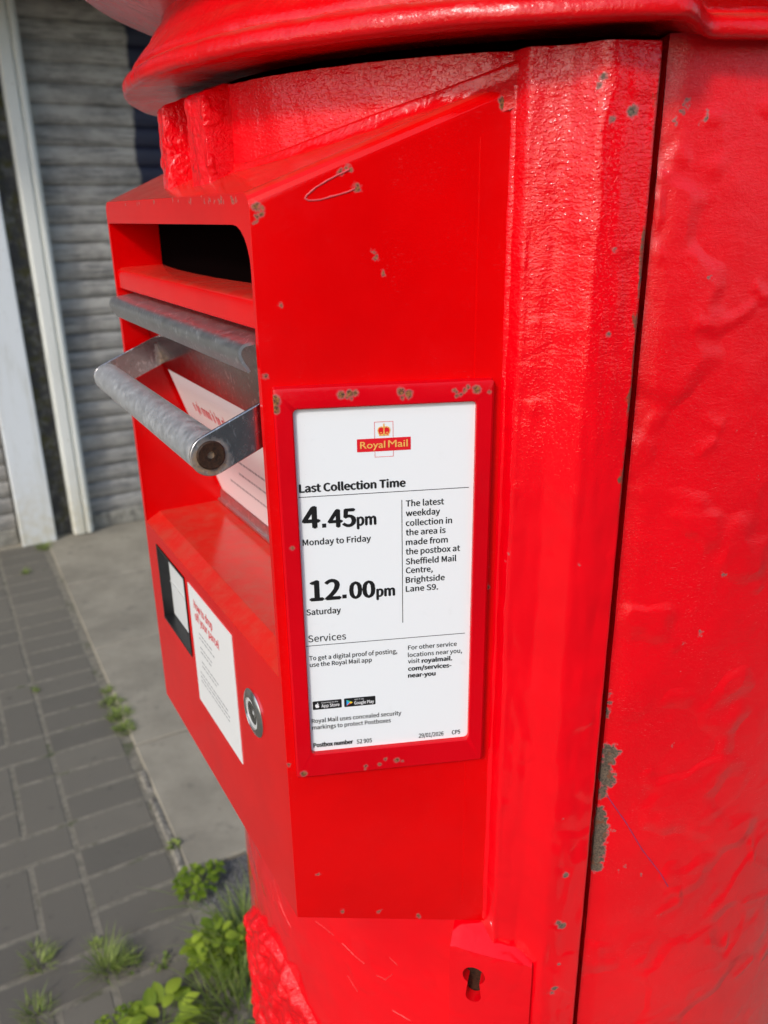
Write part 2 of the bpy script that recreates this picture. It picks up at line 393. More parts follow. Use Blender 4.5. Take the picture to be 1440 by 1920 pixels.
# concrete flags right of the blocks
bm = bmesh.new()
def flagstone(u0, v0, u1, v1, z=.006):
    c = .004; zz = z + random.uniform(-.0012, .0012)
    lo = [bm.verts.new(G(u, v, -.015)) for u, v in ((u0, v0), (u1, v0), (u1, v1), (u0, v1))]
    mi_ = [bm.verts.new(G(u, v, zz - c)) for u, v in ((u0, v0), (u1, v0), (u1, v1), (u0, v1))]
    tp = [bm.verts.new(G(u, v, zz)) for u, v in ((u0 + c, v0 + c), (u1 - c, v0 + c), (u1 - c, v1 - c), (u0 + c, v1 - c))]
    bm.faces.new(tp)
    for A, B in ((lo, mi_), (mi_, tp)):
        for i in range(4): bm.faces.new((A[i], A[(i + 1) % 4], B[(i + 1) % 4], B[i]))
vs = [-1.30, -.72, -.12, .503, 1.045]
for a_, b_ in zip(vs, vs[1:]):
    for u0 in (.214, 1.115, 2.015, 2.915):
        flagstone(u0, a_ + .003, u0 + .897, b_ - .003)
for v0 in frange(1.60, 3.4, .6)[:-1]:
    for u0 in (.214, 1.115, 2.015): flagstone(u0, v0, u0 + .897, v0 + .594)
bmesh.ops.recalc_face_normals(bm, faces=bm.faces[:])
tag(obj('paving_flags', bm, M_FLAG), 'large buff concrete paving flags beside the grey blocks', 'paving', kind='structure')
# gritty tarmac fill round the foot of the box
bm = bmesh.new(); N_ = 30
gv = [[bm.verts.new(G(.205 + .9 * i / N_, 1.05 + .55 * j / N_, -.002 + .006 * nz(G(.2 + .9 * i / N_, 1.05 + .55 * j / N_), 22) + .003 * nz(G(.9 * i / N_, .55 * j / N_), 60))) for i in range(N_ + 1)] for j in range(N_ + 1)]
for j in range(N_):
    for i in range(N_): bm.faces.new((gv[j][i], gv[j + 1][i], gv[j + 1][i + 1], gv[j][i + 1]))
bmesh.ops.recalc_face_normals(bm, faces=bm.faces[:])
tag(obj('tarmac_patch', bm, M_TAR, smooth=60), 'gritty grey tarmac patch round the foot of the postbox', 'pavement', kind='structure')
# crumbling mortar fillet along the flags
bm = bmesh.new(); pr = None
for i, v in enumerate(frange(-1.25, 1.06, .012)):
    wd = .010 + .006 * nz((v * 7, 1, 2), 1); hh = .004 + .0025 * nz((v * 13, 5, 2), 1)
    if not (.60 < v and nz((v * 9.1, 8, 8), 1) > -.25): hh = -.006
    row = [bm.verts.new(G(.193 - 0 * wd, v, -.003)), bm.verts.new(G(.199, v, hh)), bm.verts.new(G(.199 + wd, v, hh)), bm.verts.new(G(.216, v, -.002))]
    if pr:
        for k in range(3): bm.faces.new((pr[k], row[k], row[k + 1], pr[k + 1]))
    pr = row
bmesh.ops.recalc_face_normals(bm, faces=bm.faces[:])
b = NB('pale_mortar'); M_MORT = b.fin(b.mix(b.ramp(b.noise(60, 5, .7), .35, .65), (.34, .31, .25), (.14, .125, .10)), .95, b.bump(b.noise(300, 4), .003, .8))
tag(obj('mortar_strip', bm, M_MORT, smooth=40), 'pale crumbling mortar strip between blocks and flags', 'paving', kind='structure')

# ------------------------------------------------------------------ shop front
def wall_white(name, base=(.70, .71, .66)):
    b = NB(name)
    sz = b.n('SeparateXYZ'); b.l(b.pos, sz.inputs[0])
    streak = b.noise(26, 5, .65, b.scale(b.pos, 1, 1, .12))
    c = b.mix(b.ramp(streak, .5, .75, 0, .55), base, (.47, .47, .40))
    low = b.math('MULTIPLY', b.ramp(sz.outputs[2], .45, 0), b.ramp(b.noise(30, 4), .3, .7, .3, 1))
    c = b.mix(b.math('MULTIPLY', low, .6), c, (.50, .44, .28))
    sp = b.ramp(b.noise(55, 3, .6), .67, .74, 0, .7)
    c = b.mix(sp, c, (.32, .30, .22))
    return b.fin(c, .45, b.bump(b.noise(70, 4), .0015, .5))
M_POST = wall_white('post_white_paint'); M_POST2 = wall_white('post_cool_white', (.70, .73, .74))
def shutter_mat():
    b = NB('shutter_galvanised')
    n1 = b.noise(7, 6, .7, b.scale(b.pos, 1, 1, 1.6)); n2 = b.noise(46, 5, .7, b.scale(b.pos, .12, .12, 1.6))
    c = b.mix(b.ramp(n1, .35, .68), (.40, .38, .34), (.22, .21, .19))
    c = b.mix(b.ramp(n2, .48, .68, 0, .85), c, (.10, .097, .092))
    sz = b.n('SeparateXYZ'); b.l(b.pos, sz.inputs[0])
    # old dark spray at the bottom half, rusty runs
    low = b.math('MULTIPLY', b.ramp(sz.outputs[2], 1.35, .7), b.ramp(b.noise(9, 5, .7), .3, .65, .2, .9))
    c = b.mix(b.math('MULTIPLY', low, .45), c, (.15, .152, .155))
    # blue sprayed lettering stroke
    ctr = G(.955, -1.26, 1.84)
    d = b.vm('SUBTRACT', b.vm('ADD', b.pos, b.vm('MULTIPLY', b.vm('SUBTRACT', b.noise(9, 3, .5, out='Color'), (.5, .5, .5)), (.06, .06, .06))), tuple(ctr))
    x = b.vm('DOT_PRODUCT', d, tuple(GE), out=1); z = b.vm('DOT_PRODUCT', d, (0, 0, 1), out=1)
    blob = b.math('MULTIPLY', b.ramp(b.math('ABSOLUTE', x), .122, .105), b.ramp(b.math('ABSOLUTE', z), .36, .32))
    c = b.mix(b.math('MULTIPLY', blob, .95), c, (.004, .007, .032))
    return b.fin(c, .55, b.bump(b.noise(180, 4), .0005, .4), spec=.4)
M_SHUT = shutter_mat()
b = NB('mossy_pier_render'); M_PIER = b.fin(b.mix(b.ramp(b.noise(14, 6, .7), .4, .62), (.060, .058, .058), b.mix(b.ramp(b.noise(33, 4), .4, .6), (.085, .08, .03), (.17, .165, .15))), .9, b.bump(b.noise(60, 5, .7), .01, .8))
M_FASC = plain('fascia_board', (.10, .11, .13), .5, 20, .3)

shop = empty('shopfront', G(.3, -1.3, 0), 'closed shop front with grey roller shutters and white posts', 'shop')
PITCH_S = .077
def shutter(u0, u1, v, name='roller_shutter'):
    bm = bmesh.new(); nseg = 8; prev = None; z = .075
    rows = []
    while z < 2.75:
        for i in range(nseg + 1):
            t = i / nseg; d = .0095 * (math.sin(math.pi * t) ** .7) if 0 < t < 1 else (-.007 if i else .001)
            rows.append((z + t * PITCH_S * .965, d))
        z += PITCH_S
    for (zz, d) in rows:
        cur = [bm.verts.new(G(u, v + d, zz)) for u in (u0, (u0 + u1) / 2, u1)]
        if prev:
            for k in range(2): bm.faces.new((prev[k], cur[k], cur[k + 1], prev[k + 1]))
        prev = cur
    bmesh.ops.recalc_face_normals(bm, faces=bm.faces[:])
    o = obj(name, bm, M_SHUT, shop, smooth=50)
    bm = bmesh.new(); box(bm, G(u0, v - .01, .004), GE * (u1 - u0), GN * .032, ZZ * .072)
    obj('bottom_rail', bm, M_BRAIL, o, bevel=.006)
    return o
M_BRAIL = plain('bottom_rail_alloy', (.30, .285, .24), .6, 30, .5, bmp=.002)
shutter(.405, 3.4, -1.335); shutter(-2.8, .10, -1.315)
bm = bmesh.new(); box(bm, G(.24, -1.40, 0), GE * .11, GN * .085, ZZ * 2.7); obj('pier', bm, M_PIER, shop, bevel=.004)
bm = bmesh.new(); box(bm, G(.108, -1.40, 0), GE * .150, GN * .155, ZZ * 2.7); obj('door_post', bm, M_POST2, shop, bevel=.008)
bm = bmesh.new()
prism(bm, [G(.335, -1.40, .012), G(.335, -1.262, .012), G(.345, -1.25, .012), G(.383, -1.25, .012), G(.389, -1.262, .012), G(.394, -1.262, .012), G(.397, -1.248, .012), G(.412, -1.248, .012), G(.425, -1.262, .012), G(.425, -1.40, .012)], ZZ * 2.7)
obj('guide_rail', bm, M_POST, shop, bevel=.003)
bm = bmesh.new(); box(bm, G(-2.8, -1.75, 2.25), GE * 6.2, GN * 1.05, ZZ * .75); obj('fascia', bm, M_FASC, shop, bevel=.01)
bm = bmesh.new(); box(bm, G(-6, -1.9, 0), GE * 13, GN * .45, ZZ * 6.5)
bmesh.ops.delete(bm, geom=[], context='VERTS')
obj('wall', bm, M_PIER, shop)
bm = bmesh.new(); box(bm, G(-2.8, -1.42, -.015), GE * 6.2, GN * .14, ZZ * .019); obj('threshold', bm, M_FLAG, shop, bevel=.003)

hs = empty('reflection_house', G(-2.4, 13, 0), 'unseen narrow brick house added across the road as a dark reflection', 'house')  # out of view, added so the gloss panel and steel reflect something dark
b = NB('dark_brick'); br = b.n('TexBrick'); br.inputs['Scale'].default_value = 4.4; br.inputs['Color1'].default_value = (.15, .062, .045, 1); br.inputs['Color2'].default_value = (.10, .048, .04, 1); br.inputs['Mortar'].default_value = (.17, .155, .13, 1); br.inputs['Mortar Size'].default_value = .012
_u2 = b.vm('DOT_PRODUCT', b.pos, tuple(GE), out=1); cmb = b.n('CombineXYZ'); b.l(_u2, cmb.inputs[0]); szb = b.n('SeparateXYZ'); b.l(b.pos, szb.inputs[0]); b.l(szb.outputs[2], cmb.inputs[1]); b.l(cmb.outputs[0], br.inputs['Vector'])
M_BRICK = b.fin(br.outputs[0], .9)
bm = bmesh.new(); box(bm, G(-5.0, 13, 0), GE * 5.0, GN * 8, ZZ * 6.0); obj('wall', bm, M_BRICK, hs)
bm = bmesh.new(); prism(bm, [G(-5.2, 12.7, 6.0), G(-5.2, 21.3, 6.0), G(-5.2, 17, 9.0)], GE * 5.4); obj('roof', bm, plain('slate', (.06, .062, .068), .6, 3, .3), hs)
M_PANE = plain('dark_pane', (.02, .022, .025), .08); M_WFR = plain('window_white', (.6, .6, .58), .5)
for u_, z_ in ((-4.2, .9), (-4.2, 3.6), (-1.9, 3.6)):
    bm = bmesh.new(); box(bm, G(u_, 12.94, z_), GE * 1.2, GN * .1, ZZ * 1.4); wf = obj('window', bm, M_WFR, hs)
    for k_ in (0, 1):
        bm = bmesh.new(); box(bm, G(u_ + .06 + .56 * k_, 12.925, z_ + .07), GE * .52, GN * .02, ZZ * 1.26); obj('pane', bm, M_PANE, wf)
bm = bmesh.new(); box(bm, G(-1.7, 12.95, 0), GE * .95, GN * .1, ZZ * 2.05); obj('door', bm, plain('house_door_green', (.02, .06, .035), .4), hs, bevel=.01)

# ================================================================== PILLAR BOX
box_o = empty('pillar_box', OX, 'red cast iron pillar postbox with parcel slot front and white collection notice', 'postbox')

# --- cast body (everything round the back of the door)
BR = .285
DRIPS = [[(-66.82, 1.3628), (-69.32, 1.3589), (-71.57, 1.3661), (-72.84, 1.3699)], [(-72.89, 1.3798), (-74.52, 1.3736)], [(-69.31, 1.3101), (-70.81, 1.3067)], [(-69.12, 1.2937), (-70.4, 1.2985)],
         [(-71.73, .9607), (-74.5, .967), (-73.98, .9772), (-72.2, .9755)], [(-80.91, .9176), (-84.32, .907), (-84.22, .9156)], [(-85.85, 1.0008), (-87.07, .9816), (-90.97, .9676)], [(-87.27, .9442), (-92.38, .9388)],
         [(-88.0, .8686), (-91.47, .875)], [(-61.66, 1.4402), (-62.9, 1.4436), (-63.78, 1.4401)], [(-61.29, 1.4331), (-62.56, 1.4354)], [(-65.46, 1.4586), (-66.79, 1.459)], [(-61.4, 1.425), (-61.6, 1.412)], [(-61.5, 1.40), (-62.2, 1.396)]]
def drip(a, z):
    best = 9
    for sg in DRIPS:
        for (a0, z0), (a1, z1) in zip(sg, sg[1:]):
            k = math.radians(1) * .28; px, pz = (a - a0) * k, z - z0; dx, dz = (a1 - a0) * k, z1 - z0
            t = max(0, min(1, (px * dx + pz * dz) / (dx * dx + dz * dz))); best = min(best, math.hypot(px - dx * t, pz - dz * t))
    return best
def body_r(a, z):
    p = CY(a, .28, z)
    d = .0016 * nz(p, 19) + .0009 * nz(p, 47) + .0006 * nz(p, 90)
    # old blisters and dents under the many coats
    k = nz(p + Vector((3, 1, 7)), 26); d += .0022 * sstep(k, .28, .5)
    k2 = nz(p + Vector((9, 4, 2)), 60); d += .0009 * sstep(k2, .3, .5)
    k3 = nz(p + Vector((1, 8, 5)), 34); d -= .0014 * sstep(k3, .36, .55)
    top = sstep(z, 1.25, 1.45); d += top * (.0012 * nz(p, 70) + .0012 * sstep(nz(p, 110), .15, .4))
    if -94 < a < -60 and z > .85:
        q = drip(a, z) + .0012 * nz(p, 150); d += .0058 * (1 - sstep(q, .0006, .0034))
    e_ = 1 - sstep(abs(a), 60.2, 63.5)
    dl = R(min(abs(a), 360 - abs(a)) - 61)
    e2 = BR - .28; base = -e2 * math.cos(dl) + math.sqrt(max(0, BR * BR - (e2 * math.sin(dl)) ** 2))
    return base + .18 * d - e_ * .0022
bm = bmesh.new()
angs = frange(-61.0, -62, .25)[:-1] + frange(-62, -94, .3)[:-1] + frange(-94, -299.0, 4)
zs = frange(.10, .80, .035)[:-1] + frange(.80, 1.494, .0030)
cgrid(bm, angs, zs, body_r)
# the jamb that runs in behind the door edge
g = [[CY(-61.0, r, z) for r in (.2775, .25)] for z in zs]
for i in range(len(zs) - 1): poly(bm, [g[i][0], g[i][1], g[i + 1][1], g[i + 1][0]])
obj('body', bm, M_BODY, box_o, smooth=50)

# --- door: plain curved skin with a raised moulded stile down each edge
def door_r(a, z):
    x = abs(a)
    r = .2820
    r -= .0018 * sstep(x, 43.8, 45.6) * (1 - sstep(x, 46.2, 47.4))
    r += .0072 * sstep(x, 46.2, 48.4) + .0078 * sstep(x, 50.9, 55.2)
    r += .0005 * math.exp(-((x - 54.5) / .7) ** 2) + .0004 * math.exp(-((x - 48.2) / .4) ** 2)
    r -= .0046 * sstep(x, 54.9, 60.6)
    r -= .0125 * sstep(x, 59.3, 60.3) ** 1.4
    if x > 46: r -= .004 * sstep(z, 1.488, 1.4935)
    p = CY(a, .285, z)
    r += .0006 * nz(p, 33) + .00045 * nz(p, 75)
    # paint build-up
    if x > 46: r += .0006 * nz((p.x * 3, p.y * 3, p.z), 60)
    if z > 1.43 and x < 47: r += .0007 * sstep(z, 1.43, 1.47) * nz(p, 130)
    r += .0016 * math.exp(-((z - .972) / .006) ** 2) * sstep(x, 40, 42) * (1 - sstep(x, 50, 54)) * 0
    return r
angs = frange(-60.3, -58.5, .1)[:-1] + frange(-58.5, -44, .2)[:-1] + frange(-44, 44, .8)[:-1] + frange(44, 60.3, .5)
zs = frange(.12, .70, .03)[:-1] + frange(.70, 1.4888, .006)
bm = bmesh.new()
gr = cgrid(bm, angs, zs, door_r, skip=lambda a, z: (1.368 < z < 1.4125 and abs(a) < 33) or (1.160 < z < 1.36 and abs(a) < 32.6))
for i in range(len(zs) - 1):   # return of the door edge, going in
    for k, a in ((0, -60.3), (-1, 60.3)):
        q = [gr[i][k], gr[i + 1][k], bm.verts.new(CY(a, .25, zs[i + 1])), bm.verts.new(CY(a, .25, zs[i]))]
        bm.faces.new(q)
bmesh.ops.remove_doubles(bm, verts=bm.verts[:], dist=1e-5)
bmesh.ops.recalc_face_normals(bm, faces=bm.faces[:])
obj('door', bm, M_DOOR, box_o, smooth=48)
# black sheets behind the seam, its shade put into the colour
bm = bmesh.new()
for s_g in (-1, 1): cgrid(bm, [s_g * q for q in frange(52, 67, 3)], [.12, 1.488], lambda a, z: .2505)
obj('seam_shade_sheet', bm, M_DARK, box_o, smooth=60)
# --- two raised upright bars over the old mouth
for sg in (1, -1):
    bm = bmesh.new()
    def rb(a, z):
        x = abs(a); e_ = sstep(x, 4.2, 4.7) * (1 - sstep(x, 9.2, 10.0))
        p = CY(a, .298, z)
        lip = 1 - sstep(z, 1.4835, 1.4895)
        return .276 + .0225 * e_ * (.35 + .65 * lip) + e_ * (.0006 * nz(p, 80) + .0007 * nz(p + Vector((4, 4, 4)), 170) + .0009 * sstep(nz(p, 120), .1, .45))
    cgrid(bm, [sg * a for a in frange(3.9, 10.4, .12)], frange(1.425, 1.4895, .0022), rb)
    obj('mouth_bar', bm, M_NECK, box_o, smooth=60)
# --- lumpy cast relief low on the door
def rel_top(a): return .806 - .00022 * abs(a + 1) ** 1.9
bm = bmesh.new()
def rel_r(a, z):
    p = CY(a, .285, z)
    e_ = sstep(rel_top(a) + .006 * nz(p, 60) - z, 0, .012) * (1 - sstep(abs(a + .5), 15.5, 18)) * sstep(z, .55, .58)
    lump = .35 + .65 * sstep(nz(p + Vector((2, 5, 1)), 62), -.25, .35)
    return .2805 + e_ * (.0035 + .0075 * lump + .0018 * nz(p, 130) + .0006 * nz(p, 300))
cgrid(bm, frange(-19, 19, .35), frange(.54, .825, .0022), rel_r)
obj('cast_relief', bm, M_CYPH, box_o, smooth=70)
# --- lock plate with keyhole
def lockplate():
    bm = bmesh.new()
    aL, aR = -42.5, -53.4; rp = .2988
    kx, kz = -45.83, .9135
    # outline as polar loop of the keyhole, stitched to the plate outline
    key = []
    for i in range(22):
        t = R(-58 + (i / 21) * 296); key.append((.0078 * math.cos(t), .0078 * math.sin(t) + .0070))
    key = [(x, y) for x, y in key]
    slot = []
    for i in range(9):
        t = R(180 + 180 * i / 8); slot.append((.0054 * math.cos(t), .0054 * math.sin(t) - .0118))
    loop = key + slot     # counter-clockwise starting right side
    def pos(x, y, r): return CY(kx - math.degrees(x / rp) * -1 * -1, r, kz + y)
    def topz(a): return .9415 - .0022 * (abs(a) - 42.3)
    n = len(loop)
    cxs = [( -math.degrees(x / rp) + kx, kz + y) for x, y in loop]
    # outer loop: intersect rays with the rectangle
    out = []
    for x, y in loop:
        ang = math.atan2(y, x); best = None
        dx, dy = math.cos(ang), math.sin(ang)
        a_ = R(1) * rp
        xr = math.radians(abs(aR) - abs(kx)) * rp; xl = -math.radians(abs(kx) - abs(aL)) * rp; yt = .0275; yb = -.12
        ts = [(xr / dx) if dx > 1e-6 else 9, (xl / dx) if dx < -1e-6 else 9, (yt / dy) if dy > 1e-6 else 9, (yb / dy) if dy < -1e-6 else 9]
        t = min(ts); out.append((dx * t, dy * t))
    # add true corners
    def vpos(x, y, r): return CY(kx - math.degrees(x / rp), r, kz + y - .12 * x * max(0, y) / .0275)
    vk = [bm.verts.new(vpos(x, y, rp)) for x, y in loop]
    vb = [bm.verts.new(vpos(x, y, rp - .009)) for x, y in loop]
    vm_ = []
    for lev in (.25, .55, 1.0):
        vm_.append([bm.verts.new(vpos(x + (X - x) * lev, y + (Y - y) * lev, rp - .0012 * (1 if lev == 1 else 0))) for (x, y), (X, Y) in zip(loop, out)])
    rings = [vb, vk] + vm_
    for A, B in zip(rings, rings[1:]):
        for i in range(n): bm.faces.new((A[i], A[(i + 1) % n], B[(i + 1) % n], B[i]))
    # skirt down to the door
    sk = [bm.verts.new(vpos(X * 1.02 + (.0 if Y < .02 else 0), Y + (.010 if Y > .02 else 0), .2800)) for X, Y in out]
    for i in range(n): bm.faces.new((vm_[-1][i], vm_[-1][(i + 1) % n], sk[(i + 1) % n], sk[i]))
    bmesh.ops.recalc_face_normals(bm, faces=bm.faces[:])
    for v in bm.verts:
        v.co += Vector((nz(v.co, 60), nz(v.co + Vector((5, 5, 5)), 60), 0)) * .0004
    o = obj('lock_plate', bm, M_DOOR, box_o, smooth=40)
    bm = bmesh.new(); poly(bm, [CY(a, .2895, z) for a, z in ((-43.2, .890), (-48.4, .890), (-48.4, .935), (-43.2, .935))]); obj('keyhole_lining', bm, M_RUST, o)
lockplate()

# --- cap: moulded rim, wider over the door, then the overhanging roof
prof_door = [(.262, 1.4962), (.293, 1.4958), (.3020, 1.4947), (.3070, 1.4938), (.3155, 1.4938), (.3170, 1.4946), (.3178, 1.4966), (.3175, 1.5000), (.3160, 1.5030), (.3132, 1.5050),
             (.3112, 1.5060), (.3114, 1.5078), (.3095, 1.5110), (.3062, 1.5150), (.3020, 1.5196), (.2993, 1.5227), (.2985, 1.5246), (.2960, 1.5285), (.2925, 1.5325), (.2896, 1.5357), (.2880, 1.5383), (.2878, 1.5405),
             (.2925, 1.5425), (.2990, 1.5453), (.3080, 1.5494), (.3180, 1.5540), (.3300, 1.5590), (.3420, 1.5640), (.3480, 1.5680), (.3500, 1.5730), (.3490, 1.5790), (.3440, 1.5840), (.3250, 1.5920), (.27, 1.615), (.19, 1.636), (.10, 1.647), (.0005, 1.65)]
prof_back = [(.262, 1.4935), (.276, 1.4930), (.284, 1.4922), (.2900, 1.4900), (.2932, 1.4890), (.2956, 1.4900), (.2966, 1.4925), (.2962, 1.4953), (.2945, 1.4980), (.2915, 1.4992),
             (.2880, 1.5000), (.2866, 1.5010), (.2862, 1.5030), (.2880, 1.5048), (.2920, 1.5065), (.2945, 1.5090), (.2945, 1.5130), (.2925, 1.5200), (.2905, 1.5280), (.2890, 1.5350), (.2880, 1.5383), (.2878, 1.5405)] + prof_door[22:]
bm = bmesh.new()
angs = frange(-70, 70, .7)[:-1] + frange(70, 290, 4)[:-1]
rows = []
for a in angs:
    x = abs(a) if a <= 180 else abs(a - 360)
    k = sstep(x, 59.6, 63.8)
    row = []
    for i, (pa, pb) in enumerate(zip(prof_door, prof_back)):
        r = pa[0] + (pb[0] - pa[0]) * k; z = pa[1] + (pb[1] - pa[1]) * k
        p = CY(a, r, z); amp = .0009 if 3 < i < 22 else 0
        r += amp * (nz(p, 38) + .6 * nz(p, 110)); z += amp * .5 * nz(p + Vector((7, 7, 7)), 40)
        row.append(bm.verts.new(CY(a, r, z)))
    rows.append(row)
n = len(rows)
for i in range(n):
    A, B = rows[i], rows[(i + 1) % n]
    for j in range(len(A) - 1): bm.faces.new((A[j], B[j], B[j + 1], A[j + 1]))
bmesh.ops.recalc_face_normals(bm, faces=bm.faces[:])
obj('cap', bm, M_CAP, box_o, smooth=55)
# --- foot
bm = bmesh.new()
pf = [(.25, .16), (.288, .155), (.297, .145), (.300, .12), (.300, .02), (.31, .01), (.31, -.01)]
A_ = frange(0, 360, 5)[:-1]; rw = [[bm.verts.new(CY(a, r, z)) for r, z in pf] for a in A_]
for i in range(len(A_)):
    X, Y = rw[i], rw[(i + 1) % len(A_)]
    for j in range(len(pf) - 1): bm.faces.new((X[j], Y[j], Y[j + 1], X[j + 1]))
bmesh.ops.recalc_face_normals(bm, faces=bm.faces[:])
obj('plinth', bm, plain('plinth_black', (.015, .015, .016), .5, 30, .4, bmp=.003), box_o, smooth=40)

# --- housing: splayed casing that carries slot, parcel hopper, display and notice
tF, fF = .1566, .3125
kt, kf = .3706, .9288          # panel run per metre: outwards (t) and back (f)
SB = .138                       # panel length, run slightly into the door
ztop = lambda f: 1.4285 + .41 * (fF - f)
zbot = lambda f: .9775 - .20 * (fF - f)
def casing_solid():
    bm = bmesh.new()
    fb = fF - kf * SB; tb = tF + kt * SB
    plan = [(tF, fF), (tb, fb), (.10, .150), (-.10, .150), (-tb, fb), (-tF, fF)]
    lo = [bm.verts.new(L(t, f, zbot(f) if f > .16 else zbot(fb))) for t, f in plan]
    hi = [bm.verts.new(L(t, f, ztop(f) if f > .16 else ztop(fb))) for t, f in plan]
    n = len(plan)
    for i in range(n): bm.faces.new((lo[i], lo[(i + 1) % n], hi[(i + 1) % n], hi[i]))
    # roof and floor as front quad + back quad
    for V in (lo, hi):
        bm.faces.new((V[0], V[1], V[4], V[5])); bm.faces.new((V[1], V[2], V[3], V[4]))
    bmesh.ops.recalc_face_normals(bm, faces=bm.faces[:])
    ins = {v: k for k, v in enumerate(lo)}; inh = {v: k for k, v in enumerate(hi)}
    big = [e for e in bm.edges if all(v in inh for v in e.verts) and {inh[v] for v in e.verts} in ({0, 1}, {4, 5})]
    bmesh.ops.bevel(bm, geom=big, offset=.0075, segments=5, profile=.5, affect='EDGES')
    return bm
def cutter(pts, t0, t1):
    bm = bmesh.new(); prism(bm, [L(t0, f, z) for f, z in pts], T * (t1 - t0)); return bm
def tmpobj(bm):
    me = bpy.data.meshes.new('tmp'); bm.to_mesh(me); bm.free(); o = bpy.data.objects.new('tmp', me); COL.objects.link(o); return o
plate_f = lambda z: .2800 + (z - 1.297) * .333
base_t = tmpobj(casing_solid())
cuts = []
# letter slot, right upper corner rounded
bm = bmesh.new(); rc = .021
sp = [(.1525, 1.4128), (.1525, 1.3590), (-.1530, 1.3590), (-.1530, 1.4138 - rc)]
sp += [(-.1530 + rc - rc * math.cos(R(q)), 1.4138 - rc + rc * math.sin(R(q))) for q in (15, 30, 45, 60, 75, 90)]
prism(bm, [L(t, .34, z) for t, z in sp], F * -.175); cuts.append(tmpobj(bm))
# parcel hopper
hp = [(.34, 1.3605), (.34, 1.1605), (.3125, 1.1605), (.2995, 1.168), (.2372, 1.168), (plate_f(1.3605), 1.3605)]
cuts.append(tmpobj(cutter(hp, -.1525, .1505)))
# display recess
cuts.append(tmpobj(cutter([(.34, 1.149), (.34, 1.0767), (fF - .0095, 1.0767), (fF - .0095, 1.149)], .0405, .1228)))
for c in cuts:
    md = base_t.modifiers.new('cut', 'BOOLEAN'); md.operation = 'DIFFERENCE'; md.solver = 'EXACT'; md.object = c
md = base_t.modifiers.new('edge', 'BEVEL'); md.width = .0026; md.segments = 3; md.limit_method = 'ANGLE'; md.angle_limit = R(15); md.use_clamp_overlap = True
for o in cuts + [base_t]:
    for p in o.data.polygons: p.use_smooth = True
md = base_t.modifiers.new('flat', 'WEIGHTED_NORMAL'); md.mode = 'FACE_AREA'; md.weight = 100; md.keep_sharp = False
deps = bpy.context.evaluated_depsgraph_get()
me = bpy.data.meshes.new_from_object(base_t.evaluated_get(deps))
for c in cuts + [base_t]: bpy.data.objects.remove(c, do_unlink=True)
me.materials.clear(); me.materials.append(M_HOUS); me.name = 'housing'
hous = bpy.data.objects.new('housing', me); COL.objects.link(hous); hous.parent = box_o; me.transform(Matrix.Translation(-OX))

# thick paint fillet where the roof meets the door, and a bead down the panel's back edge
bm = bmesh.new(); pr_ = None
for a in frange(-47.4, 47.4, .6):
    zt = ztop(.2822 * math.cos(R(a))) + .0022 + .0036 * sstep(abs(a), 12, 34); row = []
    tn_ = math.tan(R(abs(a))); sp__ = max(0, (tn_ * .3125 - .1566) / (.3706 + .9288 * tn_)); rp_ = (.3125 - .9288 * sp__) / math.cos(R(a))
    rb_ = max(.2826, min(.2932, rp_ - .0065))
    zb = ztop(rb_ * math.cos(R(a))) - .0006
    row.append(bm.verts.new(CY(a, rb_ + .0005, zb - .012)))
    for k in range(9):
        t = k / 8; q = math.sin(t * math.pi / 2); r_ = rb_ + (.2832 - rb_) * q; z_ = zb + (zt - zb) * (1 - math.cos(t * math.pi / 2))
        p_ = CY(a, r_, z_); d_ = .0007 * math.sin(math.pi * t) * (nz(p_, 90) + .7 * nz(p_, 220))
        row.append(bm.verts.new(CY(a, r_ + d_, z_ + d_ + 0)))
    row.append(bm.verts.new(CY(a, .2826, zt + .0012))); row.append(bm.verts.new(CY(a, .279, zt + .0026)))
    if pr_:
        for k in range(len(row) - 1): bm.faces.new((pr_[k], row[k], row[k + 1], pr_[k + 1]))
    pr_ = row
bmesh.ops.recalc_face_normals(bm, faces=bm.faces[:])
obj('roof_fillet', bm, M_FILL, box_o, smooth=70)
bm = bmesh.new(); pts = []; rad = []
for z in frange(.957, 1.474, .008):
    pts.append(P(.1305 + .0006 * nz((z * 30, 1, 1), 1), z, -.0012)); rad.append(.0040 + .0008 * nz((z * 45, 4, 4), 1))
tube(bm, pts, rad, 10); obj('edge_bead', bm, M_DOOR, box_o, smooth=80)
# flange strip on the panel's back edge
bm = bmesh.new(); prism(bm, [P(.1125, .972, 0), P(.1285, .957, 0), P(.1285, 1.452, 0), P(.1265, 1.457, 0), P(.1125, 1.452, 0)], PN * .0005)
obj('side_flange', bm, M_HOUS, box_o)
# long scratch loop gouged in the panel paint
bm = bmesh.new()
sc_pts = [(.0485, 1.4381), (.044, 1.4362), (.038, 1.4335), (.032, 1.4302), (.0278, 1.427), (.0267, 1.4255), (.0285, 1.4245), (.034, 1.4248), (.041, 1.4265), (.047, 1.428), (.0522, 1.430)]
sp_ = []
for i in range(len(sc_pts) - 1):
    for k in range(4):
        t = k / 4; sp_.append(P(sc_pts[i][0] * (1 - t) + sc_pts[i + 1][0] * t, sc_pts[i][1] * (1 - t) + sc_pts[i + 1][1] * t + .0002 * nz((i * 4 + k, 0, 0), .7), .0001))
tube(bm, sp_, [.00045 + .00018 * nz((i * .4, 0, 3), 1) for i in range(len(sp_))], 6)
obj('paint_scratch', bm, M_SCRATCH, box_o, smooth=80)

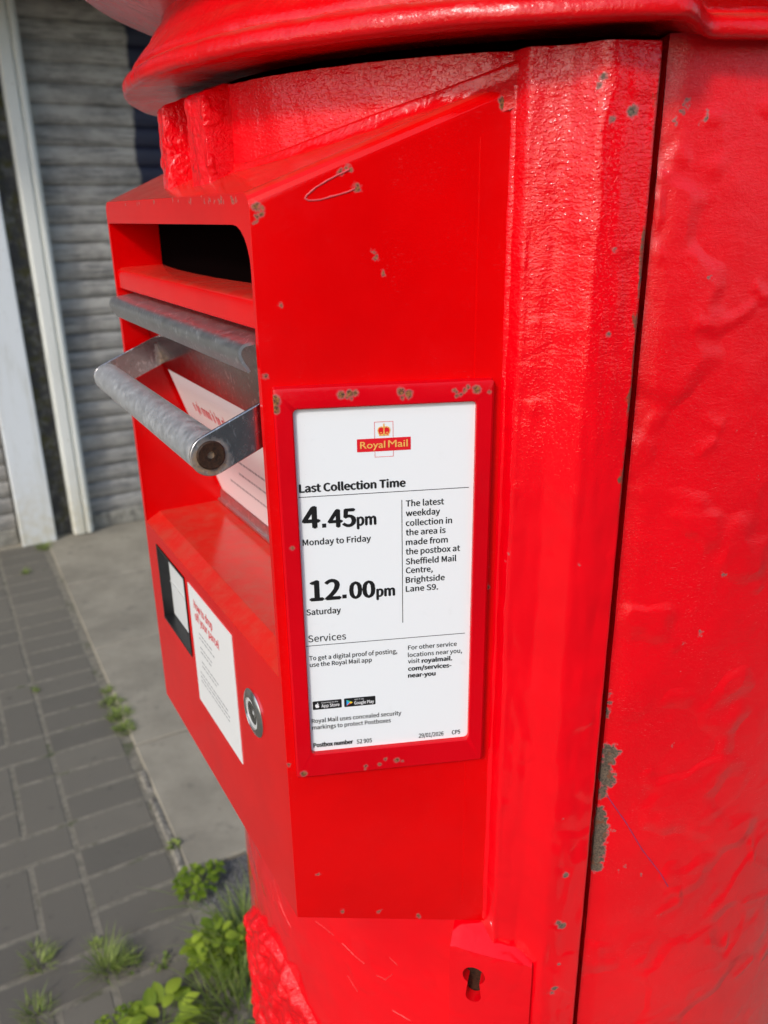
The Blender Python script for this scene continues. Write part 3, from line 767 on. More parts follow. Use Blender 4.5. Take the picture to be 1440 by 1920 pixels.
SCUFF = [[(-3.24, .8715), (-4.24, .8546)], [(-4.98, .8815), (-6.2, .868), (-7.74, .8559)], [(-6.04, .862), (-10.17, .8491)], [(-17.22, .883), (-19.3, .8832), (-21.46, .8826)], [(-23.12, .8798), (-25.5, .8745), (-27.5, .8725)],
         [(-29.74, .867), (-31.37, .8673), (-32.61, .8761)], [(-32.19, .8929), (-33.54, .8873)], [(-32.51, .8384), (-35.72, .8358)], [(-23.96, .8486), (-26.04, .8384)], [(-12.5, .889), (-15.8, .885)]]
for sg in SCUFF:
    bm = bmesh.new(); pts = []
    for (a0, z0), (a1, z1) in zip(sg, sg[1:]):
        for k in range(6):
            t = k / 6; a = a0 + (a1 - a0) * t; z = z0 + (z1 - z0) * t + .0008 * nz((a, z * 90, 2), 2); pts.append(CY(a, door_r(a, z) + .0001, z))
    pts.append(CY(*[sg[-1][0], door_r(*sg[-1]) + .0001, sg[-1][1]]))
    tube(bm, pts, [max(.00012, .0004 + .0005 * nz((i * .9, sg[0][0], 3), 1)) for i in range(len(pts))], 6)
    obj('paint_scuff', bm, M_SCUFF, box_o, smooth=80)
bm = bmesh.new(); pts = []
LINE = [(-62.13, 1.0643), (-65.03, 1.0421), (-67.71, 1.0186), (-70.93, .9955), (-72.57, .9808)]
for (a0, z0), (a1, z1) in zip(LINE, LINE[1:]):
    for k in range(8):
        a = a0 + (a1 - a0) * k / 8; z = z0 + (z1 - z0) * k / 8; pts.append(CY(a, body_r(a, z) + .00005, z))
tube(bm, pts, [.0004 + .0003 * nz((i * .7, 1, 3), 1) for i in range(len(pts))], 6)
obj('crayon_line', bm, plain('violet_crayon', (.33, .02, .09), .6), box_o, smooth=80)

bm = bmesh.new()
rows = [[bm.verts.new(L(t, .2850 - .5 * t * t, z)) for t in frange(-.1529, .1524, .015)] for z in (1.372, 1.4136)]
for i in range(len(rows[0]) - 1): bm.faces.new((rows[0][i], rows[0][i + 1], rows[1][i + 1], rows[1][i]))
obj('slot_shade_sheet', bm, M_DARK, box_o, smooth=60)  # black sheet that paints in the shade at the back of the letter slot
# letter slot shelf
bm = bmesh.new(); fs = .3108
prism(bm, [L(-.1528, fs, 1.3632), L(-.1528, fs, 1.3745), L(-.1528, fs - .0012, 1.3775), L(-.1528, fs - .005, 1.3792), L(-.1528,   .235, 1.3815), L(-.1528, .235, 1.3632)], T * .305)
obj('slot_shelf', bm, M_HOUS, box_o, bevel=.0012)

# steel drip hood over the parcel hopper
def profile_plate(pts, th, t0, t1):
    """bent sheet: centre line pts (f,z) given a thickness, extruded across"""
    n = len(pts); up, dn = [], []
    for i in range(n):
        a = Vector(pts[max(i - 1, 0)]); c = Vector(pts[min(i + 1, n - 1)]); d = (c - a).normalized(); nn = Vector((-d.y, d.x)) * th / 2; p = Vector(pts[i])
        up.append(p + nn); dn.append(p - nn)
    bm = bmesh.new(); prism(bm, [L(t0, q.x, q.y) for q in up + dn[::-1]], T * (t1 - t0)); return bm
hood = [(.296, 1.3595), (.3165, 1.3565)]
for q in (80, 60, 40, 20, 0, -15): hood.append((.3165 + .0045 * math.cos(R(q)), 1.3520 + .0045 * math.sin(R(q))))
hood += [(.3195, 1.3475), (.3172, 1.3440), (.3165, 1.3425)]
o = obj('drip_hood', profile_plate(hood, .0016, -.1515, .1440), M_HOOD, box_o, smooth=30)

# inner plate of the parcel hopper (steel above, sticker below)
bm = bmesh.new()
prism(bm, [L(-.1522, plate_f(z) + o_, z) for z, o_ in ((1.352, .001), (1.297, .001), (1.2965, .0026), (1.352, .0026))], T * .300)
obj('hopper_flap', bm, M_FLAP, box_o, bevel=.0006)
nrm_pl = (F * 1 - ZZ * .333).normalized()
bm = bmesh.new()
prism(bm, [L(t, plate_f(z) + .0008, z) for t, z in ((.141, 1.2962), (-.151, 1.2962), (-.151, 1.1815), (.141, 1.1815))], nrm_pl * .0006)
stick = obj('hopper_sticker', bm, M_SHEET, box_o)
bm = bmesh.new()
prism(bm, [L(-.1522, .2372 + o_, z) for o_, z in ((.001, 1.1685), (.008, 1.1685), (.008, 1.1712), (.0055, 1.1712), (.0050, 1.1790), (.002, 1.1800))], T * .302)
obj('hopper_sill', bm, M_HOOD, box_o, bevel=.0006)

# handle: two arms, a bar and countersunk bolts
hd = empty('handle', L(0, .335, 1.30) - OX, None, None); hd.parent = box_o
ARM_D = Vector((.341 - .311, 1.302 - 1.3145)).normalized()
def arm(t0, th):
    bm = bmesh.new(); c = Vector((.3400, 1.3012)); r = .0113; pts = []
    nn = Vector((-ARM_D.y, ARM_D.x)); back = c - ARM_D * .062
    for q in frange(-90, 90, 12):
        v = ARM_D * math.cos(R(q)) + nn * math.sin(R(q)); pts.append(c + v * r)
    pts = pts + [back + nn * r, back - nn * r]
    pts = [p for p in pts]
    prism(bm, [L(t0, p.x, p.y) for p in pts], T * th); return bm
obj('arm', arm(-.1498, .0022), M_ARM, hd, bevel=.0007)
o = obj('arm', arm(.1360, .0022), M_ARM, hd, bevel=.0007); o.data.transform(Matrix.Translation(F * -.0085 + ZZ * -.0062))
bm = bmesh.new(); tube(bm, [L(-.1474 + .2840 * k_ / 14, .3400 - .0085 * k_ / 14, 1.3012 - .0062 * k_ / 14) for k_ in range(15)], .0110, 40); obj('bar', bm, M_STEEL, hd, smooth=40)
for t0, sg in ((-.1500, -1), (.1384, 1)):
    bm = bmesh.new(); rings = []
    c = (.3403, 1.3015) if sg < 0 else (.3315, 1.295)
    for r_, d_ in ((.0078, .0000), (.0076, .0007), (.0070, .0011), (.0058, .0010), (.0022, .0009), (.0019, -.0004), (.0002, -.0006)):
        rings.append([bm.verts.new(L(t0 + sg * d_, c[0] + r_ * math.cos(R(q)), c[1] + r_ * math.sin(R(q)))) for q in range(0, 360, 15)])
    for A, B in zip(rings, rings[1:]):
        for i in range(24): bm.faces.new((A[i], A[(i + 1) % 24], B[(i + 1) % 24], B[i]))
    bm.faces.new(rings[-1]); bmesh.ops.recalc_face_normals(bm, faces=bm.faces[:])
    obj('bolt', bm, M_RUST, hd, smooth=35)

# display window in the hopper front
disp = empty('display_window', L(.08, fF, 1.11) - OX, None, None); disp.parent = box_o
bm = bmesh.new(); a0, a1, z0, z1 = .0405, .1228, 1.0767, 1.149; dp = .0090
for (ta, za, tb_, zb_) in ((a0, z0, a1, z0), (a1, z0, a1, z1), (a1, z1, a0, z1), (a0, z1, a0, z0)):
    cx, cz = (a0 + a1) / 2, (z0 + z1) / 2
    ins = lambda t, z, k: (t + (cx - t) * k / abs(cx - t) if abs(cx - t) > 0 else t, z + (cz - z) * k / abs(cz - z))
    pa, pb = (ta, za), (tb_, zb_); qa, qb = ins(*pa, .0022), ins(*pb, .0022)
    f0, f1 = fF + .0006, fF - dp
    poly(bm, [L(*[pa[0], f0, pa[1]]), L(pb[0], f0, pb[1]), L(qb[0], f0, qb[1]), L(qa[0], f0, qa[1])])
    poly(bm, [L(qa[0], f0, qa[1]), L(qb[0], f0, qb[1]), L(qb[0], f1, qb[1]), L(qa[0], f1, qa[1])])
bmesh.ops.remove_doubles(bm, verts=bm.verts[:], dist=1e-5); bmesh.ops.recalc_face_normals(bm, faces=bm.faces[:])
obj('bezel', bm, M_BLACK, disp)
bm = bmesh.new(); prism(bm, [L(t, fF - .0090, z) for t, z in ((.0430, 1.0795), (.1205, 1.0795), (.1205, 1.1465), (.0430, 1.1465))], F * .0008); obj('screen', bm, M_SCREEN, disp)
bm = bmesh.new(); prism(bm, [L(t, fF - .0080, z) for t, z in ((.043, 1.112), (.1205, 1.112), (.1205, 1.1125), (.043, 1.1125))], F * .0006); obj('screen_seam', bm, plain('seam_grey', (.5, .5, .48), .4), disp)

# push button
btn = empty('push_button', L(-.1035, fF, 1.1075) - OX, None, None); btn.parent = box_o
def rev(name, prof, mat, n=40):
    bm = bmesh.new(); rings = [[bm.verts.new(L(-.1035 + r * math.cos(2 * math.pi * i / n), fF + d, 1.1075 + r * math.sin(2 * math.pi * i / n))) for i in range(n)] for r, d in prof]
    for A, B in zip(rings, rings[1:]):
        for i in range(n): bm.faces.new((A[i], A[(i + 1) % n], B[(i + 1) % n], B[i]))
    bm.faces.new(rings[-1]); bmesh.ops.recalc_face_normals(bm, faces=bm.faces[:]); obj(name, bm, mat, btn, smooth=30)
rev('bezel', [(.0168, -.001), (.0168, .0010), (.0160, .0017), (.0118, .0030), (.0112, .0026), (.0108, .0005), (.0107, 0)], M_POLISH)
rev('light_ring', [(.0109, .0008), (.0108, .0018), (.0084, .0020), (.0082, .0012), (.0080, .0010)], M_LED)
rev('button_cap', [(.0081, .0006), (.0080, .0016), (.0074, .0018), (.0040, .0012), (.0002, .0009)], steel('spun_steel', (.40, .39, .37), .25))

# ------------------------------------------------------------------ lettering
FONT = None
try:
    pth = os.path.join(bpy.utils.system_resource('DATAFILES'), 'fonts', 'Noto Sans CJK Regular.woff2')
    FONT = bpy.data.fonts.load(pth)
except Exception as ex:
    print('font fallback', ex)
def text_mesh(body, font='din'):
    c = bpy.data.curves.new('txt', 'FONT'); c.body = body; c.resolution_u = 3
    if font == 'din' and FONT: c.font = FONT
    o = bpy.data.objects.new('txt', c); COL.objects.link(o)
    dg = bpy.context.evaluated_depsgraph_get(); me = bpy.data.meshes.new_from_object(o.evaluated_get(dg))
    bpy.data.objects.remove(o, do_unlink=True); bpy.data.curves.remove(c); return me
CAPH = {}
def caph(font):
    if font not in CAPH:
        me = text_mesh('H', font); CAPH[font] = max(v.co.y for v in me.vertices); bpy.data.meshes.remove(me)
    return CAPH[font]
def add_text(bm, body, s0, z, s1, ch, place, bold=0.0, font='din', mi=0, lift=0.0):
    """one line of text, baseline z, from s0 to s1, capital height ch"""
    me = text_mesh(body, font); xs = [v.co.x for v in me.vertices]; x0, x1 = min(xs), max(xs)
    ky = ch / caph(font); kx = (s1 - s0) / (x1 - x0) if s1 is not None else ky
    shifts = [(0, 0)]
    if bold: shifts = [(bold * dx, bold * .6 * dy) for dx, dy in ((-1, 0), (1, 0), (0, 1), (0, -1), (0, 0))]
    for n_, (dx, dy) in enumerate(shifts):
        vs = [bm.verts.new(place(s0 + (v.co.x - x0) * kx + dx, z + v.co.y * ky + dy, lift + n_ * 1.2e-5)) for v in me.vertices]
        for p in me.polygons:
            try: bm.faces.new([vs[i] for i in p.vertices]).material_index = mi
            except ValueError: pass
    bpy.data.meshes.remove(me)

# notice frame (raised holder) and card
def rrect(s0, z0, s1, z1, r, n=5):
    pts = []
    for cx, cz, a0 in ((s1 - r, z1 - r, 0), (s0 + r, z1 - r, 90), (s0 + r, z0 + r, 180), (s1 - r, z0 + r, 270)):
        for i in range(n + 1):
            a = R(a0 + 90 * i / n); pts.append((cx + r * math.cos(a), cz + r * math.sin(a)))
    return pts
FO = .0062
bm = bmesh.new()
rings = [[P(s, z, o_) for s, z in rrect(*rc_)] for rc_, o_ in (
    ((.0052, 1.0935, .1222, 1.3352, .0012), .0), ((.0056, 1.0940, .1218, 1.3346, .0014), .0050), ((.0068, 1.0952, .1206, 1.3320, .0018), FO),
    ((.0145, 1.1100, .1132, 1.3245, .0022), FO), ((.0152, 1.1107, .1125, 1.3238, .0025), .0056), ((.0153, 1.1108, .1124, 1.3237, .0025), .0028))]
vr = [[bm.verts.new(p) for p in rg] for rg in rings]
for A, B in zip(vr, vr[1:]):
    for i in range(len(A)): bm.faces.new((A[i], A[(i + 1) % len(A)], B[(i + 1) % len(A)], B[i]))
bmesh.ops.recalc_face_normals(bm, faces=bm.faces[:])
nf = obj('notice_frame', bm, M_FRAME, box_o, smooth=30)
bm = bmesh.new(); prism(bm, [P(s, z, .0025) for s, z in ((.0140, 1.1095), (.1137, 1.1095), (.1137, 1.3250), (.0140, 1.3250))], PN * .0007)
nc = obj('notice_card', bm, M_CARD, box_o)
CO = .0032 + .00008
pl_ = lambda s, z, k=0.0: P(s, z, CO + k * 3)
def rect(bm, s0, z0, s1, z1, k=0, mi=0): poly(bm, [pl_(s0, z0, k), pl_(s1, z0, k), pl_(s1, z1, k), pl_(s0, z1, k)], mi)
LINES = [('Last Collection Time', .0164, 1.27775, .0743, .0045, .00034), ('4', .0173, 1.25695, .0266, .0122, .00075), ('.', .0278, 1.2566, .0301, None, 0), ('45', .0313, 1.25655, .0464, .0101, .00066),
 ('pm', .0471, 1.25665, .0577, .0066, .00042), ('Monday to Friday', .0168, 1.2468, .0545, .0035, 0), ('12', .0193, 1.21275, .0366, .0121, .00075), ('.', .0375, 1.21265, .0400, None, 0), ('00', .0418, 1.2123, .0562, .0100, .00066),
 ('pm', .0572, 1.2122, .0677, .0064, .00042), ('Saturday', .0168, 1.20375, .0363, .0036, 0), ('Services', .0169, 1.1863, .0388, .0043, .00003),
 ('To get a digital proof of posting,', .0170, 1.17425, .0687, .0028, 0), ('use the Royal Mail app', .0171, 1.16985, .0535, .0028, 0), ('For other service', .0753, 1.1758, .1046, .0028, 0), ('locations near you,', .0752, 1.17085, .1079, .0028, 0),
 ('visit', .0752, 1.1666, .0822, .0028, 0), ('royalmail.', .0835, 1.1662, .1020, .0028, .00022), ('com/services-', .0752, 1.1615, .1016, .0028, .00022), ('near-you', .0752, 1.1568, .0919, .0028, .00022),
 ('Royal Mail uses concealed security', .0165, 1.13115, .0708, .0028, 0), ('markings to protect Postboxes', .0165, 1.12655, .0643, .0028, 0), ('Postbox number', .0167, 1.11375, .0408, .0029, .00022), ('S2 905', .0431, 1.1134, .0524, .0029, 0), ('29/01/2026', .0817, 1.1132, .0972, .0029, 0), ('CP5', .1026, 1.1133, .1078, .0029, 0),
 ('The latest', .0745, 1.2660, .0958, .0035, 0), ('weekday', .0745, 1.2603, .0936, .0035, 0), ('collection in', .0744, 1.25445, .1005, .0035, 0), ('the area is', .0744, 1.2488, .0969, .0035, 0), ('made from', .0744, 1.2429, .0982, .0035, 0), ('the postbox at', .0743, 1.23715, .1054, .0035, 0), ('Sheffield Mail', .0743, 1.2310, .1034, .0035, 0), ('Centre,', .0743, 1.2255, .0897, .0035, 0), ('Brightside', .0742, 1.21955, .0967, .0035, 0), ('Lane S9.', .0742, 1.2139, .0929, .0035, 0)]
bm = bmesh.new()
for t, s0, z, s1, ch, bold in LINES:
    if ch is None: rect(bm, s0, z, s1, z + .0024)
    else: add_text(bm, t, s0 + bold * .5, z, s1 - bold * .5, ch, pl_, bold if bold else (.00013 if ch > .0032 else .00007))
rect(bm, .0159, 1.2748, .1099, 1.2752); rect(bm, .0155, 1.1836, .1095, 1.1840); rect(bm, .0720, 1.1941, .0724, 1.2700)
obj('printed_times', bm, M_INK, nc)
# emblem: outlined upright box, red bar, gold name, crown
bm = bmesh.new()
rect(bm, .0482, 1.2985, .0773, 1.3057, 2e-5, 0)
for (a_, b_, c_, d_) in ((.0577, 1.3057, .05795, 1.3147), (.06765, 1.3057, .0679, 1.3147), (.0577, 1.31445, .0679, 1.3147), (.0577, 1.2952, .05795, 1.2985), (.06765, 1.2952, .0679, 1.2985), (.0577, 1.2952, .0679, 1.29545)): rect(bm, a_, b_, c_, d_, 0, 0)
add_text(bm, 'Royal', .0500, 1.30045, .0634, .0037, pl_, .00012, 'gill', 1, 6e-5)
add_text(bm, 'Mail', .0651, 1.30050, .0756, .0038, pl_, .00012, 'gill', 1, 6e-5)
def disc(bm, s, z, r, k, mi, n=10, sx=1.0): poly(bm, [pl_(s + sx * r * math.cos(2 * math.pi * i / n), z + r * math.sin(2 * math.pi * i / n), k) for i in range(n)], mi)
cx, cz = .06285, 1.3069
# crown: band, red velvet cap, arches, pearls, orb and cross
poly(bm, [pl_(cx + x, cz + y, 1e-5) for x, y in ((-.0025, .0010), (.0025, .0010), (.0031, .0030), (.0026, .0042), (.0012, .0046), (0, .0040), (-.0012, .0046), (-.0026, .0042), (-.0031, .0030))], 0)
rect(bm, cx - .0027, cz, cx + .0027, cz + .0011, 2e-5, 1)
for x in (-.0018, 0, .0018): disc(bm, cx + x, cz + .00055, .00030, 3e-5, 0 if x else 2)
for sg in (-1, 1):
    pts = [(sg * .0027, .0011), (sg * .0033, .0030), (sg * .0028, .0044), (sg * .0014, .0050), (0, .0043)]
    for (x0, y0), (x1, y1) in zip(pts, pts[1:]):
        d = Vector((x1 - x0, y1 - y0)).normalized() * .00028; q = Vector((-d.y, d.x))
        poly(bm, [pl_(cx + x0 - q.x, cz + y0 - q.y, 3e-5), pl_(cx + x1 - q.x, cz + y1 - q.y, 3e-5), pl_(cx + x1 + q.x, cz + y1 + q.y, 3e-5), pl_(cx + x0 + q.x, cz + y0 + q.y, 3e-5)], 1)
rect(bm, cx - .0003, cz + .0011, cx + .0003, cz + .0046, 3e-5, 1)
for x in (-.0016, 0, .0016): rect(bm, cx + x - .0005, cz + .0016, cx + x + .0005, cz + .0021, 4e-5, 1)
disc(bm, cx, cz + .0053, .00055, 4e-5, 1); rect(bm, cx - .00018, cz + .0056, cx + .00018, cz + .0068, 3e-5, 1); rect(bm, cx - .0005, cz + .0061, cx + .0005, cz + .0064, 4e-5, 1)
obj('post_emblem', bm, [M_REDINK, M_GOLD, plain('emblem_green', (.05, .25, .08), .5)], nc)
# the two store badges
def badge(s0, s1, z0, z1): 
    bm = bmesh.new(); poly(bm, [pl_(s, z) for s, z in rrect(s0, z0, s1, z1, .0006, 3)], 0); return bm
bm = badge(.0175, .0348, 1.1403, 1.1462)
ax, az = .0202, 1.1430
poly(bm, [pl_(ax + x * .00105, az + y * .00105, 2e-5) for x, y in ((-.3, -1.45), (0, -1.3), (.3, -1.45), (.75, -1.25), (1.15, -.55), (.8, -.1), (.72, .35), (1.05, .8), (.6, 1.05), (.1, .95), (-.1, .95), (-.55, 1.08), (-1.05, .75), (-1.25, .1), (-1.05, -.75), (-.7, -1.3))], 1)
poly(bm, [pl_(ax + x * .00105, az + y * .00105, 2e-5) for x, y in ((-.05, 1.2), (.3, 1.3), (.58, 1.75), (.52, 2.1), (.15, 1.9), (-.08, 1.55))], 1)
add_text(bm, 'App Store', .0227, 1.1416, .0334, .0021, pl_, .00006, mi=1, lift=2e-5)
add_text(bm, 'Download on the', .0228, 1.1444, .0326, .0009, pl_, mi=1, lift=2e-5)
obj('store_badge', bm, [M_BLACK, M_BADGE_WHITE], nc)
bm = badge(.0363, .0552, 1.1403, 1.1463)
def tri(pts, mi): poly(bm, [pl_(s, z, 2e-5) for s, z in pts], mi)
t0, t1, tm = (.0377, 1.1452), (.0377, 1.1412), (.0395, 1.1432)
tri([t1, tm, t0], 3); tri([t0, tm, (.04035, 1.1440)], 2); tri([tm, (.04035, 1.1424), (.0415, 1.1432), (.04035, 1.1440)], 4); tri([t1, (.04035, 1.1424), tm], 5)
add_text(bm, 'Google Play', .0424, 1.1416, .0542, .0021, pl_, .00006, mi=1, lift=2e-5)
add_text(bm, 'GET IT ON', .0425, 1.1445, .0480, .0009, pl_, mi=1, lift=2e-5)
obj('store_badge', bm, [M_BLACK, M_BADGE_WHITE, M_PLAY_GREEN, M_PLAY_BLUE, M_PLAY_YELLOW, M_PLAY_RED], nc)

# instruction sheet on the hopper front
fl_ = lambda s, z, k=0.0: L(.0300 - s, fF + .0006 + .00006 + k, z)
bm = bmesh.new(); prism(bm, [L(t, fF + .0001, z) for t, z in ((.0300, 1.0433), (-.0692, 1.0433), (-.0692, 1.1492), (.0300, 1.1492))], F * .0005)
sh = obj('instruction_sheet', bm, M_SHEET, box_o)
bm = bmesh.new()
add_text(bm, 'How to drop', .012, 1.1325, .056, .0072, fl_, .0003); add_text(bm, 'off your parcel', .012, 1.1225, .068, .0072, fl_, .0003)
obj('sheet_heading', bm, M_REDINK, sh)
bm = bmesh.new()
def grey_lines(bm, rows, place, h=.0016):
    for s0, z, s1 in rows:
        s = s0
        while s < s1 - .002:
            wd = random.uniform(.003, .008); e_ = min(s + wd, s1)
            # unreadable small print: short dashes of x-height
            poly(bm, [place(s, z), place(e_, z), place(e_, z + h), place(s, z + h)]); s = e_ + .0011
grey_lines(bm, [(.018, 1.1125, .052), (.018, 1.1085, .054), (.018, 1.1000, .046), (.018, 1.0960, .045), (.018, 1.0870, .058), (.018, 1.0830, .053), (.011, 1.0745, .076), (.011, 1.0705, .079), (.011, 1.0665, .078)], fl_, .0011)
obj('small_print', bm, M_PALE, sh)
# sticker in the hopper
def st_(s, z, k=0.0):   # s to the right from the left edge
    return L(.141 - s, plate_f(z) + .0008, z) + nrm_pl * (.0006 + .00006 + k)
bm = bmesh.new(); 
s_ = .036
while s_ < .155:
    w_ = random.uniform(.0030, .0052); dn = random.choice((0, 0, -.0025)); up_ = random.choice((.0072, .0072, .0105))
    for (a_, b_, c_, d_) in ((0, dn, .0016, up_), (w_ - .0016, 0, w_, .0072), (0, .0056, w_, .0072)):
        poly(bm, [st_(s_ + a_, 1.266 + b_), st_(s_ + c_, 1.266 + b_), st_(s_ + c_, 1.266 + d_), st_(s_ + a_, 1.266 + d_)])
    s_ += w_ + random.choice((.0014, .0014, .0014, .0050))
obj('sticker_heading', bm, M_REDINK, stick)
bm = bmesh.new(); grey_lines(bm, [(.05, 1.236, .20), (.09, 1.222, .25), (.05, 1.205, .16)], st_, .0022); obj('sticker_print', bm, M_PALE, stick)

# ================================================================== WEEDS
def leafmat(name, a, b_):
    m = NB(name); at = m.n('Attribute'); at.attribute_name = 'tone'
    c = m.mix(at.outputs['Fac'], a, b_)
    m.fin(c, .5, None, spec=.35)
    m.b.inputs['Subsurface Weight'].default_value = 0
    tr = m.n('BsdfTranslucent'); m.l(c, tr.inputs[0]); mx = m.n('MixShader'); mx.inputs[0].default_value = .38
    out = m.nt.nodes['Material Output']; m.l(m.b.outputs[0], mx.inputs[1]); m.l(tr.outputs[0], mx.inputs[2]); m.l(mx.outputs[0], out.inputs[0])
    return m.m
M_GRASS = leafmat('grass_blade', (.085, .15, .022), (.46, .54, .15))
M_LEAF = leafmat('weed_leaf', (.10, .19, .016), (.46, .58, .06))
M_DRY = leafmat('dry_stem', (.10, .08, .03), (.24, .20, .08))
def blade(bm, tl, base, h, lean, ang, wd, droop=.6, tone=None, seg=6):
    d = Vector((math.cos(ang), math.sin(ang), 0)); sd_ = Vector((-d.y, d.x, 0)); prev = None; t_ = random.random() if tone is None else tone
    for i in range(seg + 1):
        t = i / seg; p = Vector(base) + ZZ * (h * (t - droop * .5 * t * t)) + d * (lean * t ** 1.6)
        ww = wd * (1 - t ** 2) * (.6 + .8 * t if t < .5 else 1)
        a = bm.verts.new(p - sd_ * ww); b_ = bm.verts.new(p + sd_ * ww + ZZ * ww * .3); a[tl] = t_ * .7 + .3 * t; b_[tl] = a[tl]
        if prev: bm.faces.new((prev[0], a, b_, prev[1]))
        prev = (a, b_)
def leaf(bm, tl, base, dirv, ln, wd, up, tone):
    d = Vector(dirv).normalized(); s = d.cross(Vector(up)).normalized(); u_ = s.cross(d); n = 6; prev = None
    for i in range(n + 1):
        t = i / n; w_ = wd * math.sin(math.pi * min(1, .06 + t * .94)) ** .7 if t < 1 else 0.0002
        p = Vector(base) + d * (ln * t) - u_ * (ln * .25 * t * t)
        row = [bm.verts.new(p - s * w_ + u_ * w_ * .25), bm.verts.new(p), bm.verts.new(p + s * w_ + u_ * w_ * .25)]
        for r_ in row: r_[tl] = max(0, min(1, tone + random.uniform(-.06, .06)))
        row[1][tl] = min(1, tone + .12)
        if prev:
            for k in range(2): bm.faces.new((prev[k], row[k], row[k + 1], prev[k + 1]))
        prev = row
def tuft(u, v, n, h, spread, label, group, name='grass_tuft', leafy=0):
    root = G(u, v, 0); bm = bmesh.new(); tl = bm.verts.layers.float.new('tone')
    for i in range(n):
        a = random.uniform(0, 2 * math.pi); r = random.random() ** .7 * spread
        blade(bm, tl, root + Vector((math.cos(a) * r, math.sin(a) * r, -.004)), h * random.uniform(.45, 1.1), h * random.uniform(.2, .9), a + random.uniform(-.8, .8), random.uniform(.0007, .0017), random.uniform(.2, .9), min(1, max(0, random.gauss(.45, .28))), 4)
    for i in range(leafy):
        a = random.uniform(0, 2 * math.pi); r = random.random() ** .7 * spread
        leaf(bm, tl, root + Vector((math.cos(a) * r, math.sin(a) * r, random.uniform(.0, h * .6))), (math.cos(a), math.sin(a), random.uniform(.1, .8)), random.uniform(.006, .013), random.uniform(.0025, .005), (0, 0, 1), random.random() * .8)
    o = obj(name, bm, M_GRASS, smooth=180); o.data.transform(Matrix.Translation(-root)); o.location = root
    tag(o, label, 'weed', group); return o
GR = 'weeds growing in the paving joints'
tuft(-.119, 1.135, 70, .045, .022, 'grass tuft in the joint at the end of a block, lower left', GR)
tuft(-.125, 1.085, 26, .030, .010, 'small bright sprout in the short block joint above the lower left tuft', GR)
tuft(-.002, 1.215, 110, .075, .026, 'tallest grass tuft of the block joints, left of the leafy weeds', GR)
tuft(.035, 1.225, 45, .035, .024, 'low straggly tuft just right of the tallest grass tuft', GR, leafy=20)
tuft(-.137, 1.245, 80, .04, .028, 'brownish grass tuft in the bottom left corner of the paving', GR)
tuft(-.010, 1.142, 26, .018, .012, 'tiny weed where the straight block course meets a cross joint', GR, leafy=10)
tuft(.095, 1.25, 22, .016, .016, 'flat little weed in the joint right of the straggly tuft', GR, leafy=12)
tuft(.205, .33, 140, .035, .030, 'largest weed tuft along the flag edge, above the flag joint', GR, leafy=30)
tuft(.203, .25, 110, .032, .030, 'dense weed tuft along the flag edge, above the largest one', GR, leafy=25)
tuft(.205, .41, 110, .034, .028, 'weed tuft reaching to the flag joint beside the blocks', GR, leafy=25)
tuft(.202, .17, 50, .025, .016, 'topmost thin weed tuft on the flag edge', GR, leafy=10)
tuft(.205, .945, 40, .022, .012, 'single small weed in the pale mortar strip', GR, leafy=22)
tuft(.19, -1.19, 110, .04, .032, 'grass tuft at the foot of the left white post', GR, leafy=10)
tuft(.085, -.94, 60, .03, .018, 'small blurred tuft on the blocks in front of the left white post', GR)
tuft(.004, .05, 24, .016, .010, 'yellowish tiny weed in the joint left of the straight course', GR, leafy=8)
def leafy_clump(u, v, n, rad, h, label, lsize=(.018, .030), name='leafy_weed', stems=True, tone=(.1, .95)):
    root = G(u, v, 0); bm = bmesh.new(); tl = bm.verts.layers.float.new('tone')
    for i in range(n):
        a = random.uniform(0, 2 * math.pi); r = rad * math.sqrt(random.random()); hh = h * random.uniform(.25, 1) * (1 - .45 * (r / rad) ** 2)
        p = root + Vector((math.cos(a) * r, math.sin(a) * r, hh)); el = random.uniform(-.1, .8); b2 = a + random.uniform(-1, 1)
        ln = random.uniform(*lsize)
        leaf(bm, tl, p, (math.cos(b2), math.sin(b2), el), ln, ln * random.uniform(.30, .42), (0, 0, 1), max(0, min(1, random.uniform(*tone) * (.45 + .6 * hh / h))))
        if stems and i % 2 == 0:
            q = root + Vector((math.cos(a) * r * .4, math.sin(a) * r * .4, 0)); 
            x_ = Vector((.0006, 0, 0)); vs_ = [bm.verts.new(c_) for c_ in (q - x_, q + x_, p + x_, p - x_)]
            for v_ in vs_: v_[tl] = .25
            bm.faces.new(vs_)
    o = obj(name, bm, M_LEAF, smooth=180); o.data.transform(Matrix.Translation(-root)); o.location = root
    return tag(o, label, 'plant')
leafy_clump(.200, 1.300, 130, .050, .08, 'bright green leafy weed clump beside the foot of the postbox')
leafy_clump(.215, 1.095, 90, .040, .05, 'low dark leafy weed at the corner of the concrete flag', (.010, .018), tone=(0, .6))
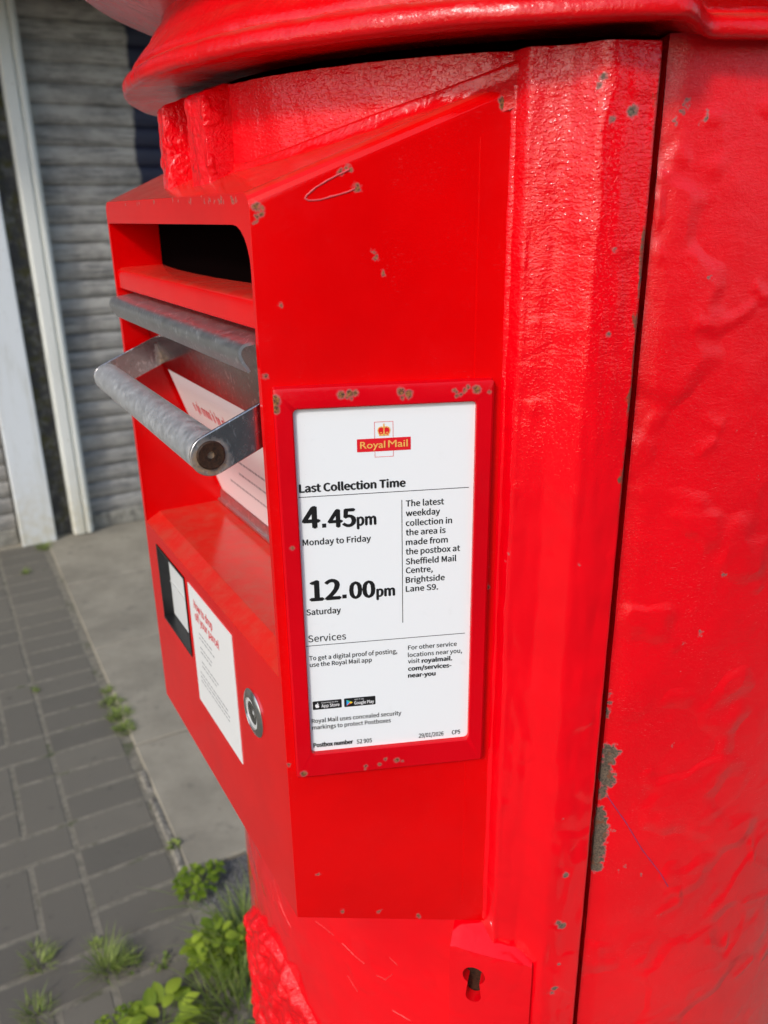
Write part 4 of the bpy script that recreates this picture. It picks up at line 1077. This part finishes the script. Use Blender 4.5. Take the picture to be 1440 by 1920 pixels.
leafy_clump(.265, 1.075, 30, .018, .03, 'sprig of weed against the cracked flag edge by the postbox', (.008, .014), tone=(0, .6))
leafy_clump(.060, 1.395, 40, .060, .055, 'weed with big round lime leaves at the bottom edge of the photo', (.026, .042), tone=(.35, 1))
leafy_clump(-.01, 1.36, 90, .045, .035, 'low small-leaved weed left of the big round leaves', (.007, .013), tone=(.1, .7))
# long grass against the foot of the box
def grass_clump(u, v, n, h, spread, label, lean=.8):
    root = G(u, v, 0); bm = bmesh.new(); tl = bm.verts.layers.float.new('tone')
    for i in range(n):
        a = random.uniform(0, 2 * math.pi); r = spread * math.sqrt(random.random())
        blade(bm, tl, root + Vector((math.cos(a) * r, math.sin(a) * r, -.004)), h * random.uniform(.4, 1.1), h * random.uniform(.2, 1.1) * lean, a + random.uniform(-1, 1), random.uniform(.0010, .0026), random.uniform(.3, 1.2), min(1, max(0, random.gauss(.42, .3))), 8)
    o = obj('long_grass', bm, M_GRASS, smooth=180); o.data.transform(Matrix.Translation(-root)); o.location = root
    return tag(o, label, 'grass')
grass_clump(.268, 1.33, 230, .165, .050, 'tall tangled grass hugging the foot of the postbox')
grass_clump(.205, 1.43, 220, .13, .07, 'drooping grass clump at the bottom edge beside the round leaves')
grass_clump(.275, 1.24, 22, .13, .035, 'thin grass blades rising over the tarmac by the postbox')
# seed head leaning over the blocks
root = G(.195, 1.15, 0); bm = bmesh.new(); tl = bm.verts.layers.float.new('tone')
for ang_, ln_, hh_ in ((-2.55, .115, .075), (-2.95, .085, .045)):
    d_ = Vector((math.cos(ang_ + 5.6), math.sin(ang_ + 5.6), 0))
blade(bm, tl, root, .10, .12, math.atan2((-GE + GN * -.4).y, (-GE + GN * -.4).x), .0016, .4, .7, 8)
blade(bm, tl, root, .055, .10, math.atan2((-GE).y, (-GE).x), .0022, .5, .5, 8)
o = obj('seed_head', bm, M_GRASS, smooth=180); o.data.transform(Matrix.Translation(-root)); o.location = root
tag(o, 'pale grass seed head and blade leaning left over the blocks', 'grass')
